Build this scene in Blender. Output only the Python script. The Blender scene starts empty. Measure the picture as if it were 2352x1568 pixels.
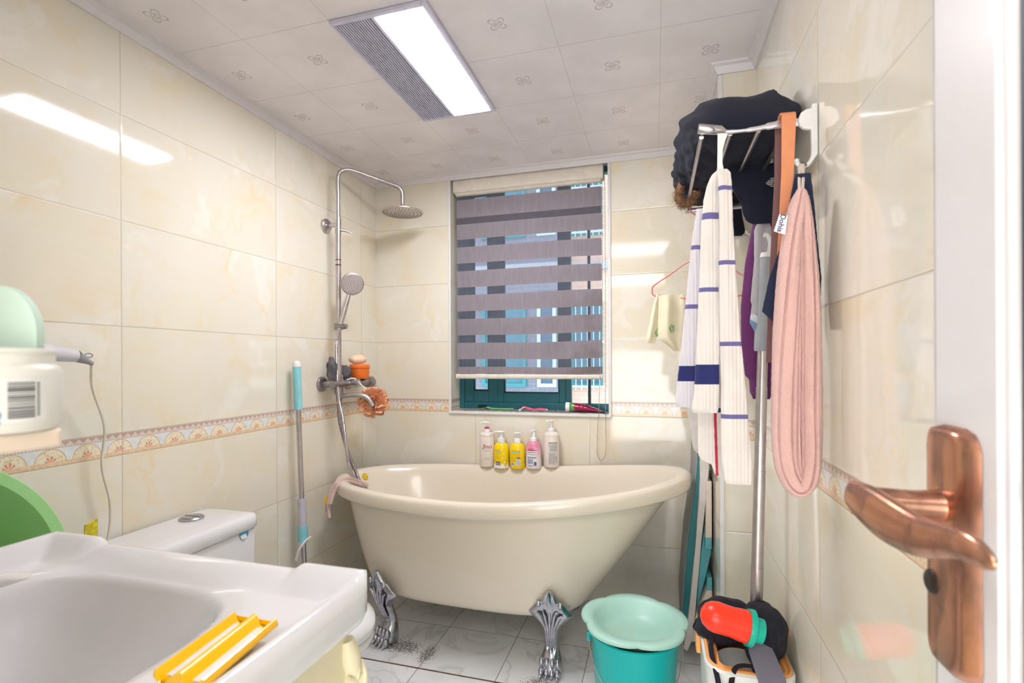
import bpy, math, random
from mathutils import Vector, Matrix, noise
random.seed(7)
C = bpy.context.scene.collection
S = bpy.context.scene
PI = math.pi

# ---------------------------------------------------------------- camera, world, lights, exposure
F = 1145.0; HZ = 830.0; CAMZ = 1.14
YAW = math.radians(16.03); ROLL = -0.005
RM = Matrix.Rotation(YAW, 3, 'Z') @ Matrix.Rotation(PI/2, 3, 'X') @ Matrix.Rotation(ROLL, 3, 'Z')
cd = bpy.data.cameras.new('camera'); cam = bpy.data.objects.new('camera', cd); C.objects.link(cam)
cam.location = (0, 0, CAMZ); cam.rotation_euler = RM.to_euler()
cd.sensor_width = 36; cd.lens = F/2352*36; cd.shift_y = (HZ-784)/2352; cd.clip_start = 0.02; cd.clip_end = 200
cd.dof.use_dof = True; cd.dof.focus_distance = 2.1; cd.dof.aperture_fstop = 5.6
S.camera = cam
w = bpy.data.worlds.new('world'); S.world = w; w.use_nodes = True
w.node_tree.nodes['Background'].inputs[0].default_value = (0.80, 0.90, 1.0, 1)
w.node_tree.nodes['Background'].inputs[1].default_value = 0.9
S.view_settings.view_transform = 'Standard'; S.view_settings.look = 'None'
S.view_settings.exposure = 1.4; S.view_settings.gamma = 1; S.view_settings.use_curve_mapping = False
LAMP = 25.0            # strength of the ceiling panel lamp
def area(name, loc, rot, sx, sy, power, col):
    l = bpy.data.lights.new(name, 'AREA'); l.shape = 'RECTANGLE'; l.size = sx; l.size_y = sy; l.energy = power; l.color = col
    o = bpy.data.objects.new(name, l); C.objects.link(o); o.location = loc; o.rotation_euler = rot; return o
area('hallway_fill_top', (-0.1, -0.62, 2.06), (math.radians(20), 0, 0), 0.9, 0.5, 5.5, (0.97, 0.97, 1.0))  # fill light added behind the camera, also mirrored in the back wall tile
area('hallway_fill_low', (-0.45, -1.35, 0.75), (math.radians(112), 0, 0), 1.6, 1.1, 15, (0.95, 0.97, 1.0))  # second added fill, low and tilted up to brighten ceiling and foreground

def ray(u, v): return RM @ Vector(((u-1176)/F, (HZ-v)/F, -1))
def P(u, v, x=None, y=None, z=None):
    d = ray(u, v); o = Vector((0, 0, CAMZ))
    t = x/d.x if x is not None else y/d.y if y is not None else (z-CAMZ)/d.z
    return o + d*t

# ---------------------------------------------------------------- node helpers
def srgb(r, g, b):
    f = lambda c: (c/255/12.92) if c/255 <= .04045 else ((c/255+.055)/1.055)**2.4
    return (f(r), f(g), f(b), 1)
class NT:
    def __init__(s, name):
        s.m = bpy.data.materials.new(name); s.m.use_nodes = True; s.t = s.m.node_tree; s.n = s.t.nodes
        s.b = s.n['Principled BSDF']; s.out = s.n['Material Output']
    def node(s, ty, **k):
        n = s.n.new(ty)
        for a, b in k.items(): setattr(n, a, b)
        return n
    def put(s, sock, v):
        if hasattr(v, 'is_output'): s.t.links.new(v, sock)
        else: sock.default_value = v
    def m_(s, op, a, b=0.0, c=None, clamp=False):
        n = s.node('ShaderNodeMath', operation=op); n.use_clamp = clamp
        s.put(n.inputs[0], a); s.put(n.inputs[1], b)
        if c is not None: s.put(n.inputs[2], c)
        return n.outputs[0]
    def mix(s, f, a, b, blend='MIX'):
        n = s.node('ShaderNodeMix', data_type='RGBA', blend_type=blend)
        s.put(n.inputs[0], f); s.put(n.inputs[6], a); s.put(n.inputs[7], b); return n.outputs[2]
    def coord(s, which='Object'):
        return s.node('ShaderNodeTexCoord').outputs[which]
    def sep(s, v):
        n = s.node('ShaderNodeSeparateXYZ'); s.put(n.inputs[0], v); return n.outputs
    def comb(s, x, y, z):
        n = s.node('ShaderNodeCombineXYZ'); s.put(n.inputs[0], x); s.put(n.inputs[1], y); s.put(n.inputs[2], z); return n.outputs[0]
    def noise(s, vec, scale, detail=3, rough=.5, dist=0):
        n = s.node('ShaderNodeTexNoise'); s.put(n.inputs['Vector'], vec)
        n.inputs['Scale'].default_value = scale; n.inputs['Detail'].default_value = detail
        n.inputs['Roughness'].default_value = rough; n.inputs['Distortion'].default_value = dist
        return n.outputs[0]
    def vor(s, vec, scale, feature='F1'):
        n = s.node('ShaderNodeTexVoronoi', feature=feature); s.put(n.inputs['Vector'], vec); n.inputs['Scale'].default_value = scale
        return n.outputs[0]
    def rng(s, v, a, b, c=0.0, d=1.0):
        n = s.node('ShaderNodeMapRange'); n.clamp = True
        s.put(n.inputs[0], v)
        for i, q in enumerate((a, b, c, d)): s.put(n.inputs[i+1], q)
        return n.outputs[0]
    def vadd(s, a, b, op='ADD'):
        n = s.node('ShaderNodeVectorMath', operation=op); s.put(n.inputs[0], a); s.put(n.inputs[1], b); return n.outputs[0]
    def bump(s, h, strength=.3, dist=.01):
        n = s.node('ShaderNodeBump'); n.inputs['Strength'].default_value = strength; n.inputs['Distance'].default_value = dist
        s.put(n.inputs['Height'], h); s.t.links.new(n.outputs[0], s.b.inputs['Normal'])
    def set(s, color=None, rough=None, metal=None, **k):
        if color is not None: s.put(s.b.inputs['Base Color'], color)
        if rough is not None: s.put(s.b.inputs['Roughness'], rough)
        if metal is not None: s.put(s.b.inputs['Metallic'], metal)
        for a, b in k.items(): s.put(s.b.inputs[a.replace('_', ' ')], b)
        return s.m
_mc = {}
def mat(name, rgb, rough=.5, metal=0, var=.06, scale=30, bump=0, bscale=200, coat=0, sheen=0, sss=0, trans=0, alpha=1):
    """simple procedural material: base colour gently mottled by noise"""
    if name in _mc: return _mc[name]
    n = NT(name); col = srgb(*rgb); co = n.coord()
    nz = n.noise(co, scale, 3)
    c = n.mix(n.rng(nz, .3, .7), tuple(max(0, x*(1-var)) for x in col[:3])+(1,), tuple(min(1, x*(1+var)) for x in col[:3])+(1,))
    n.set(c, rough, metal)
    if bump: n.bump(n.noise(co, bscale, 4), bump, .004)
    if coat: n.b.inputs['Coat Weight'].default_value = coat; n.b.inputs['Coat Roughness'].default_value = .05
    if sheen: n.b.inputs['Sheen Weight'].default_value = sheen
    if trans: n.b.inputs['Transmission Weight'].default_value = trans
    if alpha < 1: n.b.inputs['Alpha'].default_value = alpha
    _mc[name] = n.m; return n.m

# ---------------------------------------------------------------- mesh helpers
class MB:
    def __init__(s): s.v = []; s.f = []; s.mi = []
    def add(s, vs, fs, mi=0):
        o = len(s.v); s.v += [Vector(p) for p in vs]
        for k, f in enumerate(fs): s.f.append(tuple(i+o for i in f)); s.mi.append(mi if isinstance(mi, int) else mi[k])
        return s
    def box(s, a, b, mi=0):
        x0, y0, z0 = a; x1, y1, z1 = b
        return s.add([(x0,y0,z0),(x1,y0,z0),(x1,y1,z0),(x0,y1,z0),(x0,y0,z1),(x1,y0,z1),(x1,y1,z1),(x0,y1,z1)],
              [(0,3,2,1),(4,5,6,7),(0,1,5,4),(1,2,6,5),(2,3,7,6),(3,0,4,7)], mi)
    def rings(s, rs, cap0=True, cap1=True, mi=0, closed=False):
        n = len(rs[0]); vs = [p for r in rs for p in r]; fs = []; ms = []
        m = len(rs)
        for i in range(m if closed else m-1):
            for j in range(n):
                a, b = i*n+j, i*n+(j+1) % n; c, d = ((i+1) % m)*n+(j+1) % n, ((i+1) % m)*n+j
                fs.append((a, b, c, d)); ms.append(mi if isinstance(mi, int) else mi(i, j))
        if not closed:
            if cap0: fs.append(tuple(reversed(range(n)))); ms.append(mi if isinstance(mi, int) else mi(0, 0))
            if cap1: fs.append(tuple(range((m-1)*n, m*n))); ms.append(mi if isinstance(mi, int) else mi(m-2, 0))
        return s.add(vs, fs, ms)
    def tube(s, pts, r, n=12, mi=0, closed=False, flat=None, up=None):
        """r: radius or list; flat: second radius (ellipse) along 'up'"""
        pts = [Vector(p) for p in pts]; m = len(pts); R = r if isinstance(r, (list, tuple)) else [r]*m
        R2 = flat if isinstance(flat, (list, tuple)) else ([flat]*m if flat else R)
        rs = []; pu = Vector(up) if up else None
        for i, p in enumerate(pts):
            if closed: t = (pts[(i+1) % m]-pts[i-1]).normalized()
            else: t = (pts[min(i+1, m-1)]-pts[max(i-1, 0)]).normalized()
            if pu is None: pu = Vector((0, 0, 1)) if abs(t.z) < .9 else Vector((1, 0, 0))
            a = t.cross(pu)
            if a.length < 1e-5: a = t.orthogonal()
            a.normalize(); b = a.cross(t).normalized()
            if not up: pu = b
            rs.append([p + a*(R[i]*math.cos(2*PI*k/n)) + b*(R2[i]*math.sin(2*PI*k/n)) for k in range(n)])
        return s.rings(rs, mi=mi, closed=closed)
    def lathe(s, c, prof, n=32, axis='z', mi=0, sx=1, sy=1):
        """prof: (radius, height) pairs"""
        c = Vector(c); rs = []
        for r, h in prof:
            r = max(r, 1e-4); ring = []
            for k in range(n):
                a = 2*PI*k/n; x, y = r*math.cos(a)*sx, r*math.sin(a)*sy
                if axis == 'z': q = Vector((x, y, h))
                elif axis == 'y': q = Vector((y, h, x))
                elif axis == 'x': q = Vector((h, x, y))
                else: q = axis @ Vector((x, y, h))
                ring.append(c+q)
            rs.append(ring)
        return s.rings(rs, mi=mi)
    def ball(s, c, rx, ry=None, rz=None, n=14, mi=0, rot=None, fn=None):
        ry = ry or rx; rz = rz or rx; c = Vector(c); rs = []
        for i in range(n+1):
            a = -PI/2+PI*i/n; ca = max(math.cos(a), 1e-3)
            ring = []
            for k in range(n*2):
                b = PI*k/n; q = Vector((rx*ca*math.cos(b), ry*ca*math.sin(b), rz*math.sin(a)))
                if fn: q = q*fn(q)
                if rot: q = rot @ q
                ring.append(c+q)
            rs.append(ring)
        return s.rings(rs, mi=mi)
    def prism(s, poly, a, b, axis='y', mi=0):
        """extrude a 2D outline between a and b. axis y: (x,z); axis x: (y,z); axis z: (x,y)"""
        f = {'y': lambda p, t: (p[0], t, p[1]), 'x': lambda p, t: (t, p[0], p[1]), 'z': lambda p, t: (p[0], p[1], t)}[axis]
        n = len(poly); vs = [f(p, a) for p in poly]+[f(p, b) for p in poly]
        fs = [tuple(range(n)), tuple(reversed(range(n, 2*n)))]+[(i, i+n, (i+1) % n+n, (i+1) % n) for i in range(n)]
        return s.add(vs, fs, mi)
    def grid(s, nx, ny, fn, mi=0):
        vs = [fn(i/nx, j/ny) for i in range(nx+1) for j in range(ny+1)]
        fs = []; ms = []
        for i in range(nx):
            for j in range(ny):
                a = i*(ny+1)+j; fs.append((a, a+1, a+ny+2, a+ny+1)); ms.append(mi if isinstance(mi, int) else mi(i, j))
        return s.add(vs, fs, ms)
def wpos(o):
    p = Vector((0, 0, 0))
    while o: p += o.location; o = o.parent
    return p
def obj(name, mb, m, parent=None, label=None, cat=None, group=None, kind=None, smooth=True, bevel=0, seg=2, sub=0, solid=0, ang=40, origin=None):
    me = bpy.data.meshes.new(name)
    if parent is not None: base = wpos(parent)
    elif origin is not None: base = Vector(origin)
    elif kind == 'structure': base = Vector((0, 0, 0))
    else:
        xs = [p.x for p in mb.v]; ys = [p.y for p in mb.v]
        base = Vector(((min(xs)+max(xs))/2, (min(ys)+max(ys))/2, min(p.z for p in mb.v)))
    me.from_pydata([tuple(p-base) for p in mb.v], [], mb.f)
    for x in (m if isinstance(m, (list, tuple)) else [m]): me.materials.append(x)
    me.polygons.foreach_set('material_index', mb.mi)
    import bmesh
    bm = bmesh.new(); bm.from_mesh(me); bmesh.ops.recalc_face_normals(bm, faces=bm.faces)
    bm.to_mesh(me); bm.free()
    me.polygons.foreach_set('use_smooth', [smooth]*len(me.polygons))
    if smooth:
        try: me.set_sharp_from_angle(angle=math.radians(ang))
        except Exception: pass
    o = bpy.data.objects.new(name, me); C.objects.link(o)
    if parent is not None: o.parent = parent
    else: o.location = base
    if solid:
        md = o.modifiers.new('solid', 'SOLIDIFY'); md.thickness = solid; md.offset = 0
    if bevel:
        md = o.modifiers.new('bevel', 'BEVEL'); md.width = bevel; md.segments = seg; md.limit_method = 'ANGLE'; md.angle_limit = math.radians(35)
    if sub:
        md = o.modifiers.new('sub', 'SUBSURF'); md.levels = sub; md.render_levels = sub
    tag(o, label, cat, group, kind); return o
def tag(o, label=None, cat=None, group=None, kind=None):
    if label: o['label'] = label
    if cat: o['category'] = cat
    if group: o['group'] = group
    if kind: o['kind'] = kind
    return o
def thing(name, loc, label, cat, group=None, kind=None):
    o = bpy.data.objects.new(name, None); C.objects.link(o); o.location = loc; o.empty_display_size = .05
    return tag(o, label, cat, group, kind)
def text_mb(txt, size, place, depth=0.0003, mi=0, bold=0.0, shear=0.0):
    """lettering as mesh; place maps flat (x, y, z) of the text to the world"""
    cu = bpy.data.curves.new('t', 'FONT'); cu.body = txt; cu.size = size; cu.extrude = depth; cu.offset = bold; cu.shear = shear; cu.resolution_u = 3
    cu.align_x = 'CENTER'; cu.align_y = 'CENTER'
    o = bpy.data.objects.new('t', cu); C.objects.link(o)
    dg = bpy.context.evaluated_depsgraph_get(); me = bpy.data.meshes.new_from_object(o.evaluated_get(dg))
    mb = MB(); mb.add([place(*v.co) for v in me.vertices], [tuple(p.vertices) for p in me.polygons], mi)
    bpy.data.objects.remove(o); bpy.data.meshes.remove(me); return mb
def bez(pts, n=8):
    """Catmull-Rom through points"""
    pts = [Vector(p) for p in pts]; out = []
    q = [pts[0]*2-pts[1]]+pts+[pts[-1]*2-pts[-2]]
    for i in range(1, len(q)-2):
        for k in range(n):
            t = k/n; a, b, c, d = q[i-1], q[i], q[i+1], q[i+2]
            out.append(.5*((2*b)+(c-a)*t+(2*a-5*b+4*c-d)*t*t+(3*b-a-3*c+d)*t**3))
    out.append(pts[-1]); return out
def lerp_table(tab, x):
    if x <= tab[0][0]: return tab[0][1:]
    for a, b in zip(tab, tab[1:]):
        if x <= b[0]:
            t = (x-a[0])/(b[0]-a[0]); t2 = t
            return tuple(p+(q-p)*t2 for p, q in zip(a[1:], b[1:]))
    return tab[-1][1:]

# ---------------------------------------------------------------- room dimensions
XL, XR, YB, YN = -1.45, 0.316, 2.39, 0.03      # inner faces
ZC = 2.105                                     # ceiling
BX, BY = 0.206, 1.76                           # pipe casing corner
B0, B1 = 0.882, 0.945                          # decorative border
WX0, WX1, WZ0 = -1.012, -0.212, 0.888          # window opening
DX0 = -0.40                                    # doorway left jamb

# ---------------------------------------------------------------- materials of the shell
def tile_wall(name, axis, off, width, tilt=None):
    n = NT(name); co = n.coord(); x, y, z = n.sep(co)
    a = x if axis == 'x' else y
    # tile ids
    ai = n.m_('FLOOR', n.m_('DIVIDE', n.m_('SUBTRACT', a, off), width))
    af = n.m_('FRACT', n.m_('DIVIDE', n.m_('SUBTRACT', a, off), width))
    above = n.m_('GREATER_THAN', z, (B0+B1)/2)
    zz = n.m_('ADD', n.m_('SUBTRACT', z, B0), n.m_('MULTIPLY', above, -(B1-B0)))
    zi = n.m_('FLOOR', n.m_('DIVIDE', zz, .3)); zf = n.m_('FRACT', n.m_('DIVIDE', n.m_('ADD', zz, 3.0), .3))
    da = n.m_('MULTIPLY', n.m_('SUBTRACT', .5, n.m_('ABSOLUTE', n.m_('SUBTRACT', af, .5))), width)
    dz = n.m_('MULTIPLY', n.m_('SUBTRACT', .5, n.m_('ABSOLUTE', n.m_('SUBTRACT', zf, .5))), .3)
    inb = n.m_('MULTIPLY', n.m_('GREATER_THAN', z, B0), n.m_('LESS_THAN', z, B1))
    d = n.m_('MINIMUM', da, n.m_('ADD', dz, inb))
    joint = n.rng(d, .0006, .0016, 1, 0)
    # marble figure, shifted from tile to tile
    idv = n.comb(n.m_('MULTIPLY', ai, 3.71), n.m_('MULTIPLY', zi, 5.13), n.m_('ADD', n.m_('MULTIPLY', ai, 1.7), n.m_('MULTIPLY', zi, 2.3)))
    v = n.vadd(co, idv)
    warp = n.node('ShaderNodeTexNoise'); n.put(warp.inputs['Vector'], v); warp.inputs['Scale'].default_value = 2.2; warp.inputs['Detail'].default_value = 4
    wv = n.vadd(v, n.vadd(warp.outputs['Color'], (.9, .9, .9), 'MULTIPLY'))
    big = n.noise(wv, 2.2, 4, .55)
    base = n.mix(n.rng(big, .35, .65), srgb(230, 221, 202), srgb(230, 226, 214))
    fine = n.noise(wv, 5.5, 5, .6)
    base = n.mix(n.rng(fine, .50, .72, 0, .6), base, srgb(230, 213, 176))
    cl = n.noise(n.vadd(wv, (4, 2, 7)), 3.2, 5, .6)
    base = n.mix(n.rng(cl, .56, .62, 0, .55), base, srgb(238, 234, 226))
    dd = n.m_('ABSOLUTE', n.m_('SUBTRACT', n.noise(n.vadd(wv, (9, 1, 3)), 1.9, 6, .62), .5))
    vein = n.m_('MULTIPLY', n.rng(dd, 0, .022, 1, 0), n.rng(n.noise(v, 3.1, 2), .55, .68))
    base = n.mix(n.m_('MULTIPLY', vein, .42), base, srgb(236, 202, 138))
    # border
    per = .0835
    q = n.m_('MULTIPLY', n.m_('SUBTRACT', n.m_('FRACT', n.m_('DIVIDE', a, per)), .5), per)
    h = n.m_('SUBTRACT', z, B0)
    def rad(cx, cz):
        return n.m_('SQRT', n.m_('ADD', n.m_('POWER', n.m_('SUBTRACT', q, cx), 2), n.m_('POWER', n.m_('SUBTRACT', h, cz), 2)))
    r = rad(0, .010)
    bc = n.mix(n.rng(n.noise(co, 60, 2), .4, .6), srgb(228, 228, 226), srgb(216, 222, 226))
    bc = n.mix(n.rng(r, .0350, .0356, 1, 0), bc, srgb(214, 180, 150))
    bc = n.mix(n.rng(r, .0325, .0331, 1, 0), bc, srgb(236, 228, 206))
    scroll = n.m_('ABSOLUTE', n.m_('SUBTRACT', n.noise(co, 95, 1), .5))
    bc = n.mix(n.m_('MULTIPLY', n.rng(scroll, .0, .05, 1, 0), n.m_('MULTIPLY', n.rng(r, .033, .034, 1, 0), n.rng(r, .014, .016, 0, 1))), bc, srgb(218, 188, 140))
    fan = n.rng(rad(0, .014), .0122, .0128, 1, 0)
    petals = n.rng(n.m_('SINE', n.m_('MULTIPLY', n.m_('ARCTAN2', q, n.m_('SUBTRACT', h, .010)), 9.0)), -.2, .5)
    bc = n.mix(n.m_('MULTIPLY', fan, .8), bc, n.mix(petals, srgb(238, 200, 170), srgb(208, 112, 92)))
    bc = n.mix(n.rng(h, .0115, .0125, 1, 0), bc, n.mix(n.rng(n.noise(co, 130, 2), .45, .55), srgb(232, 206, 168), srgb(224, 192, 160)))
    bc = n.mix(n.rng(h, .0015, .0025, 1, 0), bc, srgb(196, 170, 140))
    # lace on top
    tri = n.m_('ABSOLUTE', n.m_('SUBTRACT', n.m_('FRACT', n.m_('DIVIDE', a, .0209)), .5))
    tz = n.m_('MULTIPLY', n.m_('SUBTRACT', h, .049), 45.0)
    bc = n.mix(n.m_('GREATER_THAN', h, .045), bc, srgb(222, 206, 194))
    bc = n.mix(n.m_('MULTIPLY', n.m_('GREATER_THAN', h, .049), n.m_('GREATER_THAN', tz, n.m_('MULTIPLY', tri, 1.0))), bc, srgb(190, 166, 156))
    dots = n.m_('MULTIPLY', n.m_('GREATER_THAN', n.m_('SINE', n.m_('MULTIPLY', a, 900)), 0), n.m_('MULTIPLY', n.m_('GREATER_THAN', h, .0455), n.m_('LESS_THAN', h, .0475)))
    bc = n.mix(dots, bc, srgb(180, 150, 140))
    bc = n.mix(n.m_('GREATER_THAN', h, .0605), bc, srgb(206, 176, 160))
    col = n.mix(inb, base, bc)
    col = n.mix(n.m_('MULTIPLY', joint, .75), col, srgb(170, 160, 142))
    n.set(col, n.mix(joint, (.07, .07, .07, 1), (.5, .5, .5, 1)))
    n.b.inputs['IOR'].default_value = 1.55
    hgt = n.m_('ADD', n.rng(d, .0008, .004, 0, 1), n.m_('MULTIPLY', n.noise(n.vadd(co, idv), 7, 2), .12))
    n.bump(hgt, .22, .002)
    if tilt:   # one tile bedded a little out of plane
        bn = [x for x in n.n if x.type == 'BUMP'][0]
        x0, x1, z0, z1, vec = tilt
        msk = n.m_('MULTIPLY', n.m_('MULTIPLY', n.m_('GREATER_THAN', a, x0), n.m_('LESS_THAN', a, x1)), n.m_('MULTIPLY', n.m_('GREATER_THAN', z, z0), n.m_('LESS_THAN', z, z1)))
        tv = n.vadd(n.comb(msk, msk, msk), vec, 'MULTIPLY')
        nn = n.vadd(n.vadd(bn.outputs[0], tv), (0, 0, 0)); nm = n.node('ShaderNodeVectorMath', operation='NORMALIZE'); n.put(nm.inputs[0], nn)
        n.t.links.new(nm.outputs[0], n.b.inputs['Normal'])
    return n.m
M_left = tile_wall('marble_tile_left', 'y', .45, .6)
M_right = tile_wall('marble_tile_right', 'y', 1.134-.6, .6)
M_back = tile_wall('marble_tile_back', 'x', -.881, .5775, tilt=(-.2115, BX, 1.5455, 1.8445, (0, 0, -.048)))
M_box = tile_wall('marble_tile_casing', 'x', BX-.35, .6)

def ceiling_mat():
    n = NT('ceiling_panels'); co = n.coord(); x, y, z = n.sep(co)
    fx = n.m_('FRACT', n.m_('DIVIDE', n.m_('ADD', x, .58+3), .3)); fy = n.m_('FRACT', n.m_('DIVIDE', n.m_('ADD', y, 3-1.21), .3))
    qx = n.m_('MULTIPLY', n.m_('SUBTRACT', fx, .5), .3); qy = n.m_('MULTIPLY', n.m_('SUBTRACT', fy, .5), .3)
    ex = n.m_('SUBTRACT', .15, n.m_('ABSOLUTE', qx)); ey = n.m_('SUBTRACT', .15, n.m_('ABSOLUTE', qy))
    joint = n.m_('MAXIMUM', n.rng(ey, .0004, .0014, 1, 0), n.m_('MULTIPLY', n.rng(ex, .0004, .0012, 1, 0), .8))
    r = n.m_('SQRT', n.m_('ADD', n.m_('POWER', qx, 2), n.m_('POWER', qy, 2)))
    th = n.m_('ARCTAN2', qy, qx)
    lobe = n.m_('ABSOLUTE', n.m_('COSINE', n.m_('MULTIPLY', n.m_('ADD', th, .785), 2.0)))
    rr = n.m_('ADD', .010, n.m_('MULTIPLY', lobe, .018))
    fl = n.m_('LESS_THAN', n.m_('ABSOLUTE', n.m_('SUBTRACT', r, rr)), .0025)
    fl2 = n.m_('LESS_THAN', r, n.m_('MULTIPLY', rr, .6))
    flower = n.m_('MAXIMUM', fl, n.m_('MULTIPLY', fl2, n.rng(n.noise(co, 260, 2), .45, .55)))
    # the fine print of sprigs between the medallions
    base = n.mix(n.rng(n.noise(co, 7, 3), .4, .6), srgb(231, 226, 230), srgb(238, 233, 237))
    sp = n.rng(n.vor(co, 26), .0, .075, 1, 0)
    patch = n.rng(n.noise(n.vadd(co, (3, 3, 3)), 2.6, 2), .5, .66)
    edge = n.rng(x, -1.4, -.2, 1, .12)
    sp = n.m_('MULTIPLY', n.m_('MULTIPLY', sp, patch), edge)
    col = n.mix(n.m_('MULTIPLY', flower, .42), base, srgb(128, 112, 104))
    col = n.mix(n.m_('MULTIPLY', sp, .8), col, srgb(110, 100, 92))
    col = n.mix(n.m_('MULTIPLY', joint, .45), col, srgb(130, 120, 115))
    n.set(col, .32); n.bump(n.m_('SUBTRACT', 1, joint), .25, .001); return n.m
def floor_mat():
    n = NT('floor_tiles'); co = n.coord(); x, y, z = n.sep(co)
    fx = n.m_('FRACT', n.m_('DIVIDE', n.m_('ADD', x, .855+3), .3)); fy = n.m_('FRACT', n.m_('DIVIDE', n.m_('ADD', y, 3-1.687), .3))
    ix = n.m_('FLOOR', n.m_('DIVIDE', n.m_('ADD', x, .855+3), .3)); iy = n.m_('FLOOR', n.m_('DIVIDE', n.m_('ADD', y, 3-1.687), .3))
    ex = n.m_('MULTIPLY', n.m_('SUBTRACT', .5, n.m_('ABSOLUTE', n.m_('SUBTRACT', fx, .5))), .3)
    ey = n.m_('MULTIPLY', n.m_('SUBTRACT', .5, n.m_('ABSOLUTE', n.m_('SUBTRACT', fy, .5))), .3)
    joint = n.rng(n.m_('MINIMUM', ex, ey), .0008, .002, 1, 0)
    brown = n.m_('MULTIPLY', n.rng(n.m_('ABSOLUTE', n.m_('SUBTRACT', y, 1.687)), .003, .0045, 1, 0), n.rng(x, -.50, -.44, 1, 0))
    v = n.vadd(co, n.comb(n.m_('MULTIPLY', ix, 2.7), n.m_('MULTIPLY', iy, 3.3), 0))
    base = n.mix(n.rng(n.noise(v, 3, 4, .6, 1.5), .38, .62), srgb(232, 233, 234), srgb(243, 243, 244))
    dd = n.m_('ABSOLUTE', n.m_('SUBTRACT', n.noise(v, 2.4, 5, .6, 1.2), .5))
    base = n.mix(n.rng(dd, 0, .03, .45, 0), base, srgb(186, 190, 192))
    # dirt patches with an outline of their own
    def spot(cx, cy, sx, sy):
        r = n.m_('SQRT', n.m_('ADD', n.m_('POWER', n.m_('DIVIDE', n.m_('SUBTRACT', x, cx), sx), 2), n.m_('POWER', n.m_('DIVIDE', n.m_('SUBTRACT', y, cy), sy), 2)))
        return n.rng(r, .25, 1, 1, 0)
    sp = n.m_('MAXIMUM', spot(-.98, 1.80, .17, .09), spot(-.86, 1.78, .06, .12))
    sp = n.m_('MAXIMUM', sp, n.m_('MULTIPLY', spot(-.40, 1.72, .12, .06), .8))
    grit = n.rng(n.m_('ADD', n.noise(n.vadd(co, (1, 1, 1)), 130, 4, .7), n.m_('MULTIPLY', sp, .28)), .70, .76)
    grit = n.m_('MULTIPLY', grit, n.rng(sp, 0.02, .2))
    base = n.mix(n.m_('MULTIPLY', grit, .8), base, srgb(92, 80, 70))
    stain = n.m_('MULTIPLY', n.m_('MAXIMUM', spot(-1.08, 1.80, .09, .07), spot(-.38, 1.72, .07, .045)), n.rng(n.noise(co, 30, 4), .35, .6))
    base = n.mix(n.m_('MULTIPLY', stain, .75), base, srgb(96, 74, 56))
    jc = n.mix(n.rng(n.noise(co, 9, 2), .45, .55), srgb(120, 112, 106), srgb(70, 60, 55))
    col = n.mix(n.m_('MULTIPLY', joint, .8), base, jc)
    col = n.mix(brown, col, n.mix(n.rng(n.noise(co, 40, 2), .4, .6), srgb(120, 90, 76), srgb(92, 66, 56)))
    n.set(col, .28); n.bump(n.m_('SUBTRACT', 1, joint), .3, .002); return n.m
M_ceil = ceiling_mat(); M_floor = floor_mat()
M_white = mat('white_plastic', (232, 230, 228), .35)
M_pvc = mat('white_trim', (226, 224, 224), .35, var=.02)
M_crown = mat('crown_trim', (226, 222, 226), .4, var=.02)
M_paint = mat('hallway_paint', (228, 224, 216), .7)

# ---------------------------------------------------------------- setting
T = .16
mb = MB().box((XL-T, -1.7, -.1), (XR+T, YB+T, 0)); obj('floor', mb, M_floor, kind='structure', smooth=False)
mb = MB().box((XL-T, -1.7, ZC), (XR+T, YB+T, ZC+.1)); obj('ceiling', mb, M_ceil, kind='structure', smooth=False)
mb = MB().box((XL-T, -1.7, 0), (XL, YB+T, ZC)); obj('wall_left', mb, M_left, kind='structure', smooth=False)
mb = MB().box((XR, -1.7, 0), (XR+T, YB+T, ZC)); obj('wall_right', mb, M_right, kind='structure', smooth=False)
mb = MB().box((XL, YB, 0), (WX0, YB+T, ZC)).box((WX1, YB, 0), (XR, YB+T, ZC)).box((WX0, YB, 0), (WX1, YB+T, WZ0))
obj('wall_back', mb, M_back, kind='structure', smooth=False)
mb = MB().box((BX, BY, 0), (XR, YB, ZC)); obj('wall_casing', mb, M_box, kind='structure', smooth=False)
mb = MB().box((XL, YN-.1, 0), (DX0, YN, ZC)).box((DX0, YN-.1, 2.0), (XR, YN, ZC)); obj('wall_near', mb, M_back, kind='structure', smooth=False)
mb = MB().box((XL, -1.7, 0), (XR, -1.6, ZC)); obj('wall_hallway', mb, M_paint, kind='structure', smooth=False)

# crown moulding following the ceiling edge
def crown(name, p0, p1, nrm, n0=0, n1=0):
    """p0,p1 along wall at ceiling; nrm into the room; n0/n1 mitre amounts"""
    p0, p1, nrm = Vector(p0), Vector(p1), Vector(nrm); d = (p1-p0).normalized()
    prof = [(0, -.030), (.006, -.030), (.009, -.024), (.016, -.010), (.026, -.006), (.028, 0), (0, 0)]
    rs = [[p0+nrm*a+Vector((0, 0, b))+d*(a*n0) for a, b in prof], [p1+nrm*a+Vector((0, 0, b))-d*(a*n1) for a, b in prof]]
    obj(name, MB().rings(rs), M_crown, kind='structure', smooth=False)
crown('trim_1', (XL, YN, ZC), (XL, YB, ZC), (1, 0, 0), 0, 1)
crown('trim_2', (XL, YB, ZC), (BX, YB, ZC), (0, -1, 0), 1, 1)
crown('trim_3', (BX, BY, ZC), (BX, YB, ZC), (-1, 0, 0), -1, 1)
crown('trim_4', (BX, BY, ZC), (XR, BY, ZC), (0, -1, 0), -1, 1)
crown('trim_5', (XR, YN, ZC), (XR, BY, ZC), (-1, 0, 0), 0, 1)
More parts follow.
